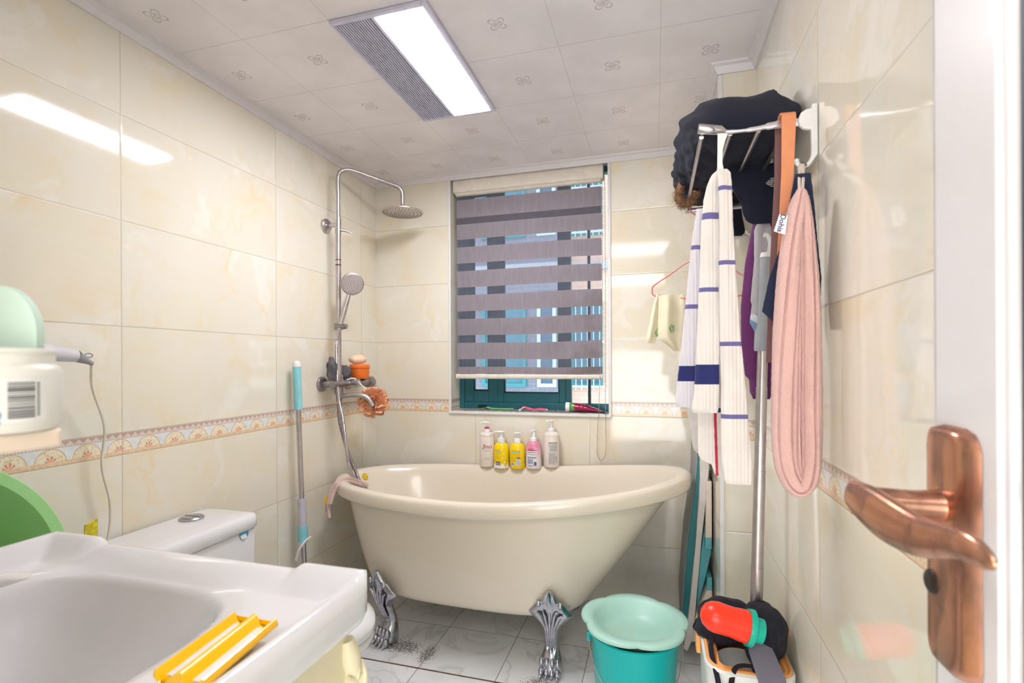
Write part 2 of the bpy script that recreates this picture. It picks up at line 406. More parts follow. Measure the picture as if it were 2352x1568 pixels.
# corner bead of the casing, window edging
obj('trim_6', MB().box((BX-.004, BY-.004, 0), (BX+.010, BY+.006, ZC-.031)), M_pvc, kind='structure', bevel=.002)
mb = MB()
tw = .014
mb.box((WX0-tw, YB-.006, WZ0-tw), (WX0, YB+.004, ZC-.031)).box((WX1, YB-.006, WZ0-tw), (WX1+tw, YB+.004, ZC-.031)).box((WX0-tw, YB-.010, WZ0-tw), (WX1+tw, YB+.004, WZ0))
obj('trim_7', mb, M_pvc, kind='structure', bevel=.002)
n = NT('sill_stone'); co = n.coord()
n.set(n.mix(n.rng(n.noise(co, 14, 5, .6, 2), .4, .6), srgb(196, 190, 184), srgb(150, 144, 138)), .2); M_sill = n.m
obj('trim_8', MB().box((WX0, YB-.008, WZ0-.001), (WX1, YB+T, WZ0+.004)), M_sill, kind='structure', smooth=False)

# ---------------------------------------------------------------- window with its teal frame
M_teal = mat('teal_aluminium', (34, 98, 110), .35, .2)
M_dteal = mat('dark_teal_gasket', (16, 48, 58), .5)
def glass(name, tint=(.9, .96, .95, 1), rough=0.0):
    n = NT(name); n.set(tint, rough); n.b.inputs['Transmission Weight'].default_value = 1; n.b.inputs['IOR'].default_value = 1.45
    # thin pane: let light straight through, reflect at grazing angles
    tr = n.node('ShaderNodeBsdfTransparent'); tr.inputs[0].default_value = tint
    gl = n.node('ShaderNodeBsdfGlossy'); gl.inputs['Roughness'].default_value = .02
    fr = n.node('ShaderNodeFresnel'); fr.inputs[0].default_value = 1.4
    mx = n.node('ShaderNodeMixShader'); n.t.links.new(fr.outputs[0], mx.inputs[0]); n.t.links.new(tr.outputs[0], mx.inputs[1]); n.t.links.new(gl.outputs[0], mx.inputs[2])
    n.t.links.new(mx.outputs[0], n.out.inputs[0]); return n.m
M_glass = glass('window_glass')
WY = YB+.115
win = thing('window_1', ((WX0+WX1)/2, WY, WZ0), None, None, kind='structure')
def frame_mb(x0, x1, z0, z1, y0, y1, w, wb=None):
    wb = wb or w
    return MB().box((x0, y0, z0), (x0+w, y1, z1)).box((x1-w, y0, z0), (x1, y1, z1)).box((x0+w, y0, z0), (x1-w, y1, z0+wb)).box((x0+w, y0, z1-w), (x1-w, y1, z1))
obj('outer_frame', frame_mb(WX0, WX1+.020, WZ0+.004, ZC, WY-.005, WY+.04, .028, .034), M_teal, win, bevel=.002)
MX = -.408
m1 = MB().box((MX-.028, WY-.004, WZ0+.038), (MX, WY+.03, ZC-.028)); obj('mullion', m1, M_teal, win, bevel=.002)
m1 = MB().box((-.325, WY+.004, WZ0+.038), (-.312, WY+.03, ZC-.028)); obj('mullion', m1, M_dteal, win, bevel=.002)
def sash(x0, x1, z0, z1, wl, wb):
    s = obj('sash', frame_mb(x0, x1, z0, z1, WY+.0, WY+.028, wl, wb), M_teal, win, bevel=.002)
    obj('gasket', frame_mb(x0+wl, x1-wl, z0+wb, z1-wl, WY+.006, WY+.02, .006), M_dteal, s)
    obj('pane', MB().box((x0+wl, WY+.012, z0+wb), (x1-wl, WY+.016, z1-wl)), M_glass, s)
sash(WX0+.028, -.80, WZ0+.038, ZC-.028, .05, .06)
sash(-.80, MX-.028, WZ0+.038, ZC-.028, .035, .05)
obj('pane', MB().box((MX, WY+.012, WZ0+.038), (WX1-.001, WY+.016, ZC-.028)), M_glass, win)

# ---------------------------------------------------------------- outside: the apartment block across the yard
def brick(name, c1, c2, s=1):
    n = NT(name); co = n.coord(); x, y, z = n.sep(co)
    b = n.node('ShaderNodeTexBrick'); n.put(b.inputs['Vector'], n.comb(x, z, 0)); b.inputs['Scale'].default_value = 3.2*s
    b.inputs['Color1'].default_value = srgb(*c1); b.inputs['Color2'].default_value = srgb(*c2); b.inputs['Mortar'].default_value = srgb(*[min(255, k+20) for k in c1]); b.inputs['Mortar Size'].default_value = .012
    n.set(b.outputs[0], .9); return n.m
M_peach = brick('peach_tile_facade', (244, 200, 184), (240, 192, 174))
M_grey = brick('grey_facade', (150, 146, 160), (142, 140, 154))
M_bar = mat('white_bars', (220, 226, 232), .5)
M_pane = mat('bluish_window', (92, 116, 140), .15); M_pane2 = mat('teal_pane', (86, 140, 160), .15)
M_dark = mat('dark_recess', (66, 70, 84), .8)
M_slab = mat('light_concrete', (190, 186, 196), .9)
def block(x0, x1, y, wallm, cols, label, name='apartment_building', barred=True):
    b = thing(name, ((x0+x1)/2, y+.5, -8), label, 'building')
    obj('wall', MB().box((x0, y, -8), (x1, y+1.0, 14)), wallm, b, smooth=False)
    for k in range(5):
        z = -1.9+k*2.6
        for (a, c, dark) in cols:
            pm = (M_pane, M_pane2, M_dark)[dark]
            f = obj('window', frame_mb(a, c, z, z+1.5, y-.06, y+.05, .06), M_bar if dark != 1 else mat('teal_frame_far', (70, 150, 160), .4), b, smooth=False)
            obj('pane', MB().box((a+.06, y-.02, z+.06), (c-.06, y-.005, z+1.44)), pm, f, smooth=False)
            if barred and dark != 2:
                g = MB(); q = a+.1
                while q < c: g.box((q, y-.2, z-.05), (q+.015, y-.18, z+1.5)); q += .10
                for h in (0, .75, 1.45): g.box((a-.05, y-.21, z+h), (c+.05, y-.17, z+h+.03))
                obj('security_grille', g, M_bar, b, smooth=False)
        obj('floor_slab', MB().box((x0, y-.12, z+2.0), (x1, y+.02, z+2.12)), M_slab, b, smooth=False)
    return b
block(-1.42, 1.6, 8.6, M_peach, [(-1.40, -.86, 1), (-.3, .9, 0)], 'peach tiled apartment block seen right of the blind')
block(-6.0, -1.50, 8.4, M_grey, [(-4.4, -3.75, 2), (-3.65, -3.15, 0), (-2.95, -2.15, 1), (-1.95, -1.62, 0)], 'grey apartment block seen through the sheer bands of the blind', barred=False)

# ---------------------------------------------------------------- zebra blind
bl = thing('roller_blind', (-.61, YB+.03, 1.03), 'grey zebra roller blind with cream head box half drawn over the window', 'blind')
n = NT('blind_fabric'); co = n.coord()
st = n.noise(n.vadd(co, (1, 1, .12), 'MULTIPLY'), 90, 4, .6)
x, y, z = n.sep(co)
dirt = n.m_('MULTIPLY', n.rng(n.noise(co, 7, 4), .42, .62), n.m_('MULTIPLY', n.rng(x, .05, .36), n.rng(z, .15, .62, 1, .1)))
c = n.mix(n.rng(st, .3, .7), srgb(156, 148, 156), srgb(168, 160, 168))
c = n.mix(n.m_('MULTIPLY', dirt, .8), c, srgb(118, 104, 98))
spk = n.m_('MULTIPLY', n.rng(n.vor(co, 22), 0, .10, 1, 0), n.rng(z, .0, .5, .8, .0))
c = n.mix(spk, c, srgb(84, 70, 66))
n.set(c, .9); tl = n.node('ShaderNodeBsdfTranslucent'); n.put(tl.inputs[0], c)
mx = n.node('ShaderNodeMixShader'); mx.inputs[0].default_value = .3
n.t.links.new(n.b.outputs[0], mx.inputs[1]); n.t.links.new(tl.outputs[0], mx.inputs[2]); n.t.links.new(mx.outputs[0], n.out.inputs[0]); M_bf = n.m
n = NT('blind_sheer'); co = n.coord(); n.set(n.mix(n.rng(n.noise(n.vadd(co, (1, 1, 40), 'MULTIPLY'), 6, 2), .4, .6), srgb(140, 140, 158), srgb(120, 120, 140)), .9)
tr = n.node('ShaderNodeBsdfTransparent'); mx = n.node('ShaderNodeMixShader'); mx.inputs[0].default_value = .62
n.t.links.new(n.b.outputs[0], mx.inputs[1]); n.t.links.new(tr.outputs[0], mx.inputs[2]); n.t.links.new(mx.outputs[0], n.out.inputs[0]); M_bs = n.m
M_hd = mat('cream_plastic', (226, 218, 206), .4)
BLX0, BLX1, BLY = WX0+.018, WX1-.034, YB+.035
def bl_pt(x, z):
    t = (x-BLX0)/(BLX1-BLX0); k = (2.03-z)/1.0
    yy = BLY+.004*math.sin(z*26+1.5*t)*k
    zz = z + .006*math.sin(t*5+z*7)*k*t
    return Vector((x, yy, zz))
# band edges from top to bottom
per = .1245; rows = []
z = 2.03; seq = [(.048, 1), (.094, 0), (.034, 2), (.078, 0)]
while z > 1.085:
    if seq: h, kd = seq.pop(0)
    else: h, kd = (.040, 1) if rows[-1][2] != 1 else (.0845, 0)
    rows.append((z, max(z-h, 1.078), kd)); z -= h
mb = MB()
for (za, zb, kd) in rows:
    mb.grid(24, 4, lambda i, j: bl_pt(BLX0+(BLX1-BLX0)*i, za+(zb-za)*j), kd)
obj('fabric', mb, [M_bf, M_bs, mat('doubled_sheer', (92, 88, 98), .9)], bl)
# back layer of the loop: only its opaque bands, just behind
mb = MB()
for (za, zb, kd) in rows:
    if kd == 0: mb.grid(24, 2, lambda i, j: bl_pt(BLX0+(BLX1-BLX0)*i, za-.004+(zb-za+.008)*j)+Vector((0, .012, 0)))
obj('back_fabric', mb, M_bf, bl)
mb = MB().prism([(BLY-.03, 2.02), (BLY-.03, 2.065), (BLY-.02, 2.09), (BLY+.03, 2.09), (BLY+.03, 2.02), (BLY+.022, 2.012), (BLY-.022, 2.012)], BLX0-.01, BLX1+.012, 'x')
obj('head_box', mb, M_hd, bl, bevel=.003)
mb = MB().lathe((BLX0, BLY, 2.02), [(.0, 0), (.02, 0), (.02, BLX1-BLX0), (0, BLX1-BLX0)], 16, 'x'); obj('roller', mb, M_hd, bl)
mb = MB().tube([(BLX0-.006, BLY, 1.064), (BLX1+.002, BLY, 1.064)], .007, 12, flat=.0125, up=(0, 0, 1))
obj('bottom_bar', mb, M_hd, bl)
mb = MB()
def chain_pts():
    a = [Vector((BLX1+.018, BLY-.012, 2.03)), Vector((BLX1+.020, BLY-.02, 1.4)), Vector((BLX1+.020, YB-.012, .95)), Vector((BLX1+.022, YB-.016, .76)), Vector((BLX1+.018, YB-.02, .70)),
         Vector((BLX1+.0, YB-.02, .672)), Vector((BLX1-.018, YB-.02, .70)), Vector((BLX1-.020, YB-.016, .76)), Vector((BLX1-.010, YB-.012, .95)), Vector((BLX1+.004, BLY-.02, 1.4)), Vector((BLX1+.006, BLY-.012, 2.03))]
    return bez(a, 10)
cp = chain_pts(); mb.tube(cp, .0008, 5)
# beads at even spacing
acc = 0
for a, b in zip(cp, cp[1:]):
    L = (b-a).length; t = -acc
    while t+.011 <= L:
        t += .011; mb.ball(a+(b-a)*(t/L), .0024, n=4)
    acc = L-t
obj('bead_chain', mb, mat('bead_chain', (168, 158, 140), .5), bl)
for z in (1.52, 1.22):
    pass

# ---------------------------------------------------------------- ceiling bath heater panel with lamp
hx0, hx1, hy0, hy1 = -.88, -.58, 1.21, 1.81
M_hv = mat('pale_lilac_plastic', (206, 204, 226), .4)
ht = thing('ceiling_heater_panel', ((hx0+hx1)/2, (hy0+hy1)/2, ZC-.014), 'white rectangular ceiling bath heater with lit lamp panel and slatted vent', 'ceiling light')
sx = -.755
mb = MB().box((hx0, hy0, ZC-.012), (hx0+.008, hy1, ZC-.0005)).box((hx1-.016, hy0, ZC-.012), (hx1, hy1, ZC-.0005)).box((hx0+.008, hy0, ZC-.012), (hx1-.016, hy0+.012, ZC-.0005)).box((hx0+.008, hy1-.012, ZC-.012), (hx1-.016, hy1, ZC-.0005)).box((sx, hy0+.012, ZC-.012), (sx+.012, hy1-.012, ZC-.0005))
obj('frame', mb, M_hv, ht, bevel=.0015)
n = NT('lamp_diffuser'); n.set((1, 1, 1, 1), .4); n.put(n.b.inputs['Emission Color'], (.955, .95, 1.0, 1)); n.b.inputs['Emission Strength'].default_value = LAMP; M_lamp = n.m
ax0, ax1, ay0, ay1 = sx+.012, hx1-.016, hy0+.012, hy1-.012
def rrect(x0, x1, y0, y1, r, k=5):
    pts = []
    for cx, cy, a0 in ((x1-r, y1-r, 0), (x0+r, y1-r, 90), (x0+r, y0+r, 180), (x1-r, y0+r, 270)):
        for i in range(k+1):
            a = math.radians(a0+90*i/k); pts.append((cx+r*math.cos(a), cy+r*math.sin(a)))
    return pts
obj('lamp_bed', MB().box((ax0, ay0, ZC-.009), (ax1, ay1, ZC-.0005)), M_hv, ht)
obj('lamp_panel', MB().prism(rrect(ax0+.004, ax1-.002, ay0+.006, ay1-.006, .012), ZC-.013, ZC-.0085, 'z'), M_lamp, ht, label='lit white lamp panel')
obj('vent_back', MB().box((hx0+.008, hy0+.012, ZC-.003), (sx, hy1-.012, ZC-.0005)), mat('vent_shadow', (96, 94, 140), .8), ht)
q = hx0+.011
while q < sx-.003:
    obj('vent_slat', MB().box((q, hy0+.012, ZC-.0115), (q+.0030, hy1-.012, ZC-.007)), mat('vent_slat', (214, 212, 236), .5), ht); q += .0076

# ---------------------------------------------------------------- bathtub
M_tub = mat('cream_enamel', (228, 218, 200), .22, var=.015, scale=3, coat=.4)
M_chrome = mat('chrome', (188, 188, 196), .26, 1, var=.15, scale=60)
tub = thing('bathtub', (-.68, 2.03, 0), 'cream clawfoot slipper bathtub on metal lion feet under the window', 'bathtub')
TY = 2.035
def rimz(x):
    t = (x+.75)/.85
    if t > 0: return .626+.086*min(1.1, t)**1.7
    return .626+.004*(min(1, -t/.8))**2
def ring(aL, aR, b, zf, n=96, xc=-.66, pL=2.15, yo=0):
    pts = []
    for k in range(n):
        a = 2*PI*k/n; ca, sa = math.cos(a), math.sin(a); e = 2/pL
        A = aR if ca > 0 else aL
        x = xc+A*math.copysign(abs(ca)**e, ca); y = TY+yo+b*math.copysign(abs(sa)**e, sa)
        pts.append(Vector((x, y, zf(x))))
    return pts
R = []
zb, zi = .175, .235
# inner bottom -> rim -> lip -> outer body -> bottom   (extents: left, right, half width)
R.append(ring(.02, .02, .01, lambda x: zi)); R.append(ring(.36, .26, .16, lambda x: zi))
R.append(ring(.44, .34, .205, lambda x: zi+.02))
for s in (.15, .3, .5, .7, .85, .95):
    R.append(ring(.46+.23*s, .36+.36*s**1.0, .215+.085*s, lambda x, s=s: zi+.02+(rimz(x)-.012-zi-.02)*s))
R.append(ring(.70, .735, .310, lambda x: rimz(x)-.006)); R.append(ring(.715, .75, .322, lambda x: rimz(x)))
R.append(ring(.730, .775, .337, lambda x: rimz(x)-.001)); R.append(ring(.742, .787, .347, lambda x: rimz(x)-.006))
R.append(ring(.747, .792, .352, lambda x: rimz(x)-.014)); R.append(ring(.748, .793, .353, lambda x: rimz(x)-.034)); R.append(ring(.747, .792, .352, lambda x: rimz(x)-.056))
R.append(ring(.740, .785, .345, lambda x: rimz(x)-.063)); R.append(ring(.705, .745, .315, lambda x: rimz(x)-.060))
R.append(ring(.690, .725, .303, lambda x: rimz(x)-.066))
for s in (.9, .75, .6, .45, .3, .15, .06):
    R.append(ring(.52+.17*s**.8, .375+.345*s**1.0, .240+.061*s**.6, lambda x, s=s: zb+(rimz(x)-.066-zb)*s, pL=2.15+1.0*(1-s)))
R.append(ring(.505, .36, .225, lambda x: zb+.006, pL=3.1)); R.append(ring(.48, .34, .205, lambda x: zb, pL=3.1)); R.append(ring(.02, .02, .01, lambda x: zb-.002))
sh = obj('shell', MB().rings(R), M_tub, tub, sub=1, ang=80)
# chipped patches under the lip at the left end
def smooth_(a, b, x):
    t = max(0, min(1, (x-a)/(b-a))); return t*t*(3-2*t)
def foot(x, y, s, yawdeg, lean=.034):
    """lion foot: flared leaf on the tub flank, fluted shank, four toes; s=-1 in front"""
    rot = Matrix.Rotation(math.radians(yawdeg), 3, 'Z')
    def W(p): return Vector((x, y, 0))+rot @ Vector(p)
    tab = [(.000, .030, .032, -.012), (.012, .041, .042, -.012), (.045, .040, .040, -.008), (.068, .032, .030, .002), (.085, .027, .022, .006), (.12, .026, .020, .012), (.16, .030, .020, .020), (.185, .050, .020, .024),
           (.205, .074, .020, .024), (.220, .084, .018, .020), (.238, .066, .016, .012), (.256, .053, .015, .008), (.264, .046, .014, .004), (.274, .030, .014, .000), (.294, .022, .012, -.004), (.308, .010, .008, -.006)]
    LN = lambda z: lean*smooth_(.08, .21, z)
    rs = []; N = 56
    for k in range(46):
        z = .308*k/45; hw, hd, yo = lerp_table(tab, z); yo -= LN(z)
        ringp = []
        for j in range(N):
            a = 2*PI*j/N; ca, sa = math.cos(a), math.sin(a)
            f = 1.0
            if sa < 0 and z > .07:      # flutes on the face
                fan = .8+1.2*(max(0, z-.16)/.1)
                f = 1+.22*math.cos(ca*9.0)*min(1, (z-.07)/.03)
            xx = hw*ca; yy = yo+hd*sa*f
            ringp.append(W((xx, yy, z)))
        rs.append(ringp)
    mb = MB().rings(rs)
    for i in range(4):
        tx = -.030+.020*i
        mb.ball(W((tx, -.046, .018)), .0105, .016, .017, n=7, rot=rot)
        mb.ball(W((tx, -.038, .048)), .0095, .014, .020, n=7, rot=rot)
        mb.ball(W((tx*1.02, -.060, .010)), .005, .009, .008, n=5, rot=rot)
    for i in (-1, 1):   # side scrolls and centre leaf
        mb.ball(W((.040*i, -.006-LN(.26), .262)), 0.010, .009, .013, n=6, rot=rot)
    for k in (-2, -1, 0, 1, 2):
        mb.tube([W((.006*k, -.016-LN(.1), .10)), W((.008*k, -.006-LN(.17), .17)), W((.017*k, -.002-LN(.215), .215)), W((.024*k, -.004-LN(.24), .242-.008*abs(k)))], [.004, .0045, .006, .003], 7)
    obj('claw_foot', mb, M_chrome, tub)
foot(-.372, 1.805, -1, 0); foot(-1.050, 1.825, -1, -20, .060)
foot(-.375, 2.29, 1, 180); foot(-1.085, 2.28, 1, 205)
# smiling round sticker on the inner left end
M_yel = mat('sticker_yellow', (236, 196, 30), .4); M_blk = mat('black_print', (40, 36, 34), .6)
from mathutils.bvhtree import BVHTree
dg_ = bpy.context.evaluated_depsgraph_get(); me_ = sh.evaluated_get(dg_).to_mesh(); bo_ = wpos(sh)
TUB_BVH = BVHTree.FromPolygons([v.co+bo_ for v in me_.vertices], [tuple(p.vertices) for p in me_.polygons])
sp, nd, _, _ = TUB_BVH.ray_cast(Vector((0, 0, CAMZ)), ray(838, 1095))
if nd.dot(ray(838, 1095)) > 0: nd = -nd
sp = sp+nd*.001; axr = nd.to_track_quat('Z', 'Y').to_matrix()
stk = obj('sticker', MB().lathe(sp, [(0, 0), (.0165, 0), (.0165, .0015), (0, .0015)], 28, axr), M_yel, tub, label='round yellow sticker with a smiling face')
mb = MB(); e = axr @ Vector((1, 0, 0)); f = axr @ Vector((0, 1, 0)); cc = sp+nd*.0018
mb.tube([cc+(e*math.cos(a)+f*math.sin(a))*.0155 for a in [2*PI*k/24 for k in range(24)]], .0006, 4, closed=True)
for s in (-1, 1): mb.tube([cc+e*.005*s+f*.002, cc+e*.005*s+f*.006], .0013, 5)
mb.tube([cc-e*.009-f*.004, cc-f*.0055, cc+e*.009-f*.004], .0010, 5)
obj('printed_face', mb, M_blk, stk)
# chips on lip
M_chip = mat('rust_chip', (120, 96, 84), .8, var=.3)
mb = MB(); random.seed(3)
for k in range(18):
    a = math.radians(188+random.random()*26); e_ = 2/2.15
    ca, sa = math.cos(a), math.sin(a)
    xx = -.66+.7425*math.copysign(abs(ca)**e_, ca); yy = TY+.3475*math.copysign(abs(sa)**e_, sa)
    mb.ball((xx, yy, rimz(xx)-.05+random.uniform(-.008, .004)), random.uniform(.002, .007), .0025, random.uniform(.002, .004), n=5)
obj('enamel_chips', mb, M_chip, tub)

# ---------------------------------------------------------------- toilet
M_cer = mat('white_ceramic', (226, 225, 228), .12, var=.01, coat=.5)
toi = thing('toilet', (-1.1, 1.12, 0), 'white close-coupled toilet with chrome flush button against the left wall', 'toilet')
ty0, ty1 = .93, 1.325
mb = MB()
mb.prism(rrect(-1.44, -1.235, ty0+.01, ty1-.008, .018), .36, .612, 'z'); obj('cistern', mb, M_cer, toi, bevel=.006)
rs = []
for z, o in ((.614, -.004), (.620, .001), (.640, .002), (.652, .000), (.657, -.004), (.660, -.02), (.661, -.06)):
    rs.append([Vector((p[0], p[1], z)) for p in rrect(-1.44-o*.2, -1.228+o, ty0-o, ty1+o, .035+min(0, o)*.3)])
obj('cistern_lid', MB().rings(rs), M_cer, toi, ang=50)
bc = Vector(P(440, 1190, z=.662)); bc.x = min(bc.x, -1.30)
fb = obj('flush_button', MB().lathe(bc, [(0, 0), (.034, 0), (.034, .003), (.031, .006), (.026, .006), (.026, .0075), (0, .0075)], 32), M_chrome, toi)
obj('button_split', MB().box((bc.x-.026, bc.y-.001, bc.z+.0072), (bc.x+.026, bc.y+.001, bc.z+.0083)), mat('dark_line', (70, 70, 75), .5), fb)
# bowl
def oval(xc, aL, aR, b, z, n=48):
    return [Vector((xc+(aR if math.cos(t) > 0 else aL)*math.cos(t), 1.12+b*math.sin(t), z)) for t in [2*PI*k/n for k in range(n)]]
rs = [oval(-1.08, .20, .20, .10, 0), oval(-1.08, .20, .20, .10, .04), oval(-1.08, .19, .20, .095, .12), oval(-1.08, .18, .25, .12, .22), oval(-1.06, .19, .29, .165, .34), oval(-1.05, .20, .32, .18, .39), oval(-1.05, .20, .32, .18, .405), oval(-1.05, .1, .2, .1, .405)]
obj('bowl', MB().rings(rs), M_cer, toi, sub=1, ang=70)
obj('cistern_neck', MB().box((-1.44, 1.0, .2), (-1.22, 1.24, .40)), M_cer, toi, bevel=.02)
rs = [oval(-1.03, .19, .315, .185, .408), oval(-1.03, .19, .32, .19, .414), oval(-1.03, .19, .32, .19, .424), oval(-1.03, .18, .31, .18, .430)]
obj('seat', MB().rings(rs), M_cer, toi, ang=60)
rs = [oval(-1.03, .19, .32, .19, .434), oval(-1.03, .19, .325, .195, .44), oval(-1.03, .19, .322, .193, .46), oval(-1.03, .17, .30, .175, .472), oval(-1.03, .1, .2, .1, .477)]
obj('lid', MB().rings(rs), M_cer, toi, ang=60)
# sticker on cistern front
sc = Vector((-1.2335, P(561, 1227, x=-1.233).y, P(561, 1227, x=-1.233).z))
st = obj('sticker', MB().lathe(sc, [(0, 0), (.0165, 0), (.0165, .0008), (0, .0008)], 28, 'x'), mat('sticker_blue', (60, 150, 205), .4), toi, label='round blue and white sticker')
pl = [(sc.y+.015*math.cos(a), sc.z+.015*math.sin(a)) for a in [math.radians(k) for k in range(180, 321, 10)]]+[(sc.y+.004, sc.z+.002)]
obj('sticker_print', MB().prism(pl, sc.x+.0007, sc.x+.0012, 'x'), mat('sticker_cream', (236, 232, 220), .4), st)

# ---------------------------------------------------------------- washbasin on its vanity
SX0, SX1, SY0, SY1, SZ = -1.055, -.395, .04, .652, .84
van = thing('vanity_unit', ((SX0+SX1)/2, (SY0+SY1)/2, 0), 'cream carved vanity cabinet under the white washbasin', 'cabinet')
M_cream = mat('cream_lacquer', (232, 222, 190), .35, var=.03)
for a_, b_ in (((SX1-.045, SY0, .10), (SX1-.03, SY1-.03, SZ-.076)), ((SX0+.03, SY0, .10), (SX0+.045, SY1-.03, SZ-.076)), ((SX0+.045, SY1-.045, .10), (SX1-.045, SY1-.03, SZ-.076)), ((SX0+.045, SY0, .10), (SX1-.045, SY1-.045, .115))):
    obj('side_panel', MB().box(a_, b_), M_cream, van)
obj('plinth', MB().box((SX0+.05, SY0, 0), (SX1-.05, SY1-.06, .10)), M_cream, van)
mb = MB(); cx, cy = SX1-.030, SY1-.034   # carved pilaster on the corner
prof = []
mb.tube([(cx, cy, .745), (cx+.003, cy+.003, .72), (cx+.006, cy+.006, .70), (cx+.002, cy+.002, .66), (cx, cy, .60), (cx, cy, .12)], [.010, .015, .013, .011, .010, .010], 16)
for k, (dz, r, ox) in enumerate([(.700, .016, .010), (.685, .012, .018), (.660, .018, .012), (.640, .012, .020), (.615, .020, .010), (.590, .012, .020), (.565, .018, .013), (.535, .012, .018), (.50, .015, .012)]):
    mb.ball((cx+ox*.8, cy+ox*.8-.006*(k % 2), dz), r*.6, r*.6, r*.9, n=8)
    mb.tube(bez([(cx+ox*.4, cy+ox+.004, dz+.018), (cx+ox+.004, cy+ox*.6, dz+.006), (cx+ox+.005, cy+ox*.1, dz-.010), (cx+ox, cy-.012, dz-.004)], 4), .0045, 7)
obj('carved_pilaster', mb, M_cream, van)
for y_ in (.2,):
    obj('side_panel_moulding', frame_mb(.10, SY1-.10, .16, .70, 0, 0.006, .014).__class__().tube([(SX1-.028, .10, .16), (SX1-.028, .10, .70), (SX1-.028, .54, .70), (SX1-.028, .54, .16)], .006, 8, closed=True), M_cream, van)

def smooth(a, b, x):
    t = max(0, min(1, (x-a)/(b-a))); return t*t*(3-2*t)
def sink_h(x, y):
    dl, dr, df, dn = x-SX0, SX1-x, SY1-y, y-SY0
    zr = SZ
    # rim dips between the two raised shoulders of the far side
    dip = smooth(SX0+.115, SX0+.140, x)*(1-smooth(SX1-.135, SX1-.112, x))
    wf = 1-smooth(.012, .075, df)               # far rim
    wl = 1-smooth(.012, .07, dl); wr = 1-smooth(.010, .045, dr); wn = 1-smooth(.01, .04, dn)
    up = max(wf*(1-.38*dip), wl, wr*.8, wn)
    z = SZ-.028+.028*up
    # bowl
    bx, by = -.735, .36; u = abs(x-bx)/.195; v = abs(y-by)/.215
    if x < bx: u = abs(x-bx)/.205
    r = (u**4.2+v**4.2)**(1/4.2)
    z -= .155*(1-min(1, r)**2.1)+.008*(1-smooth(.96, 1.14, r))
    e = min(dl, dr, df, dn)
    z -= .020*(1-math.sqrt(max(0, 1-(1-min(1, e/.024))**2)))
    return z
mb = MB(); NX, NY = 110, 104
def spx(i):  # denser near the edges
    return i
def fn(i, j):
    x = SX0+(SX1-SX0)*i; y = SY0+(SY1-SY0)*j
    # rounded plan corners
    r = .04; cx = min(max(x, SX0+r), SX1-r); cy = min(max(y, SY0+r), SY1-r); dx, dy = x-cx, y-cy
    L = math.hypot(dx, dy); M_ = max(abs(dx), abs(dy))
    if L > 1e-6 and dx and dy: x, y = cx+dx*M_/L, cy+dy*M_/L
    z = sink_h(x, y)
    return Vector((x, y, z))
mb.grid(NX, NY, fn)
# skirt
idx = [(i, 0) for i in range(NX)]+[(NX, j) for j in range(NY)]+[(i, NY) for i in range(NX, 0, -1)]+[(0, j) for j in range(NY, 0, -1)]
tops = [i*(NY+1)+j for i, j in idx]; base0 = len(mb.v); n_ = len(tops)
cxm, cym = (SX0+SX1)/2, (SY0+SY1)/2
for lvl, (ins, zz) in enumerate([(0, SZ-.030), (0, SZ-.055), (.004, SZ-.066), (.014, SZ-.072), (.05, SZ-.074)]):
    for t in tops:
        p = mb.v[t]; q = Vector((p.x-math.copysign(ins, p.x-cxm), p.y-math.copysign(ins, p.y-cym), zz)); mb.v.append(q)
rows_ = [tops]+[[base0+l*n_+k for k in range(n_)] for l in range(5)]
for a, b in zip(rows_, rows_[1:]):
    for k in range(n_): mb.f.append((a[k], a[(k+1) % n_], b[(k+1) % n_], b[k])); mb.mi.append(0)
basin = obj('washbasin', mb, M_cer, None, 'white rectangular ceramic washbasin with raised shoulders in the left foreground', 'sink', ang=75, origin=(cxm, cym, SZ-.075))
obj('drain', MB().lathe((-.735, .33, sink_h(-.735, .33)), [(0, .001), (.02, .001), (.024, .003), (.026, 0)], 24), M_chrome, basin)

# yellow soap holder on the right deck
def dish_pt(q, t, up):      # q across 0..1, t along 0..1 (0 near)
    e_ = min(q, 1-q)/.07; fall = 0 if e_ >= 1 else .010*(1-math.sqrt(1-(1-e_)**2)); up = up-(fall if up > -.005 else 0)
    return Vector((-.482+.066*q+(-.016)*t, .375+.114*t+.003*math.cos(q*4*PI), (.8245+up+.0055*math.cos(q*4*PI)+.0080)))
def dish_mb():
    N = 36; rs = []
    for j in range(13):
        t = j/12
        rs.append([dish_pt(k/N, t, 0) for k in range(N+1)]+[dish_pt(k/N, t, -.006) for k in range(N, -1, -1)])
    return MB().rings(rs)
n = NT('yellow_plastic'); co = n.coord(); x, y, z = n.sep(co)
n.set(srgb(255, 198, 0), .3); n.b.inputs['Coat Weight'].default_value = .3; M_yellow = n.m
dish = obj('soap_rest', dish_mb(), M_yellow, None, 'yellow wavy soap rest on the right deck of the washbasin', 'soap dish')
for k in (0, 1):
    q = .25+.5*k
    obj('groove', MB().rings([[dish_pt(q, t, .0008)+Vector((.0068*math.cos(a), 0, .0012*math.sin(a))) for a in [2*PI*c_/12 for c_ in range(12)]] for t in [.1+.85*i/8 for i in range(9)]]), M_white, dish, label='white groove')
# white tube lying at the left of the basin
c0 = P(-60, 1345, z=.835); c1 = P(70, 1320, z=.835)
tb = thing('cosmetic_tube', tuple(c0), 'white squeezed tube lying at the left edge of the washbasin', 'tube')
d = (c1-c0)
obj('tube_body', MB().tube([c0+d*t for t in (0, .3, .6, .85, 1)], [.013, .013, .013, .014, .015], 16, flat=[.011, .010, .008, .004, .0012], up=(0, 0, 1)), M_white, tb)
obj('tube_cap', MB().tube([c0-d*.25, c0], .013, 16), mat('grey_cap', (190, 188, 196), .4), tb)

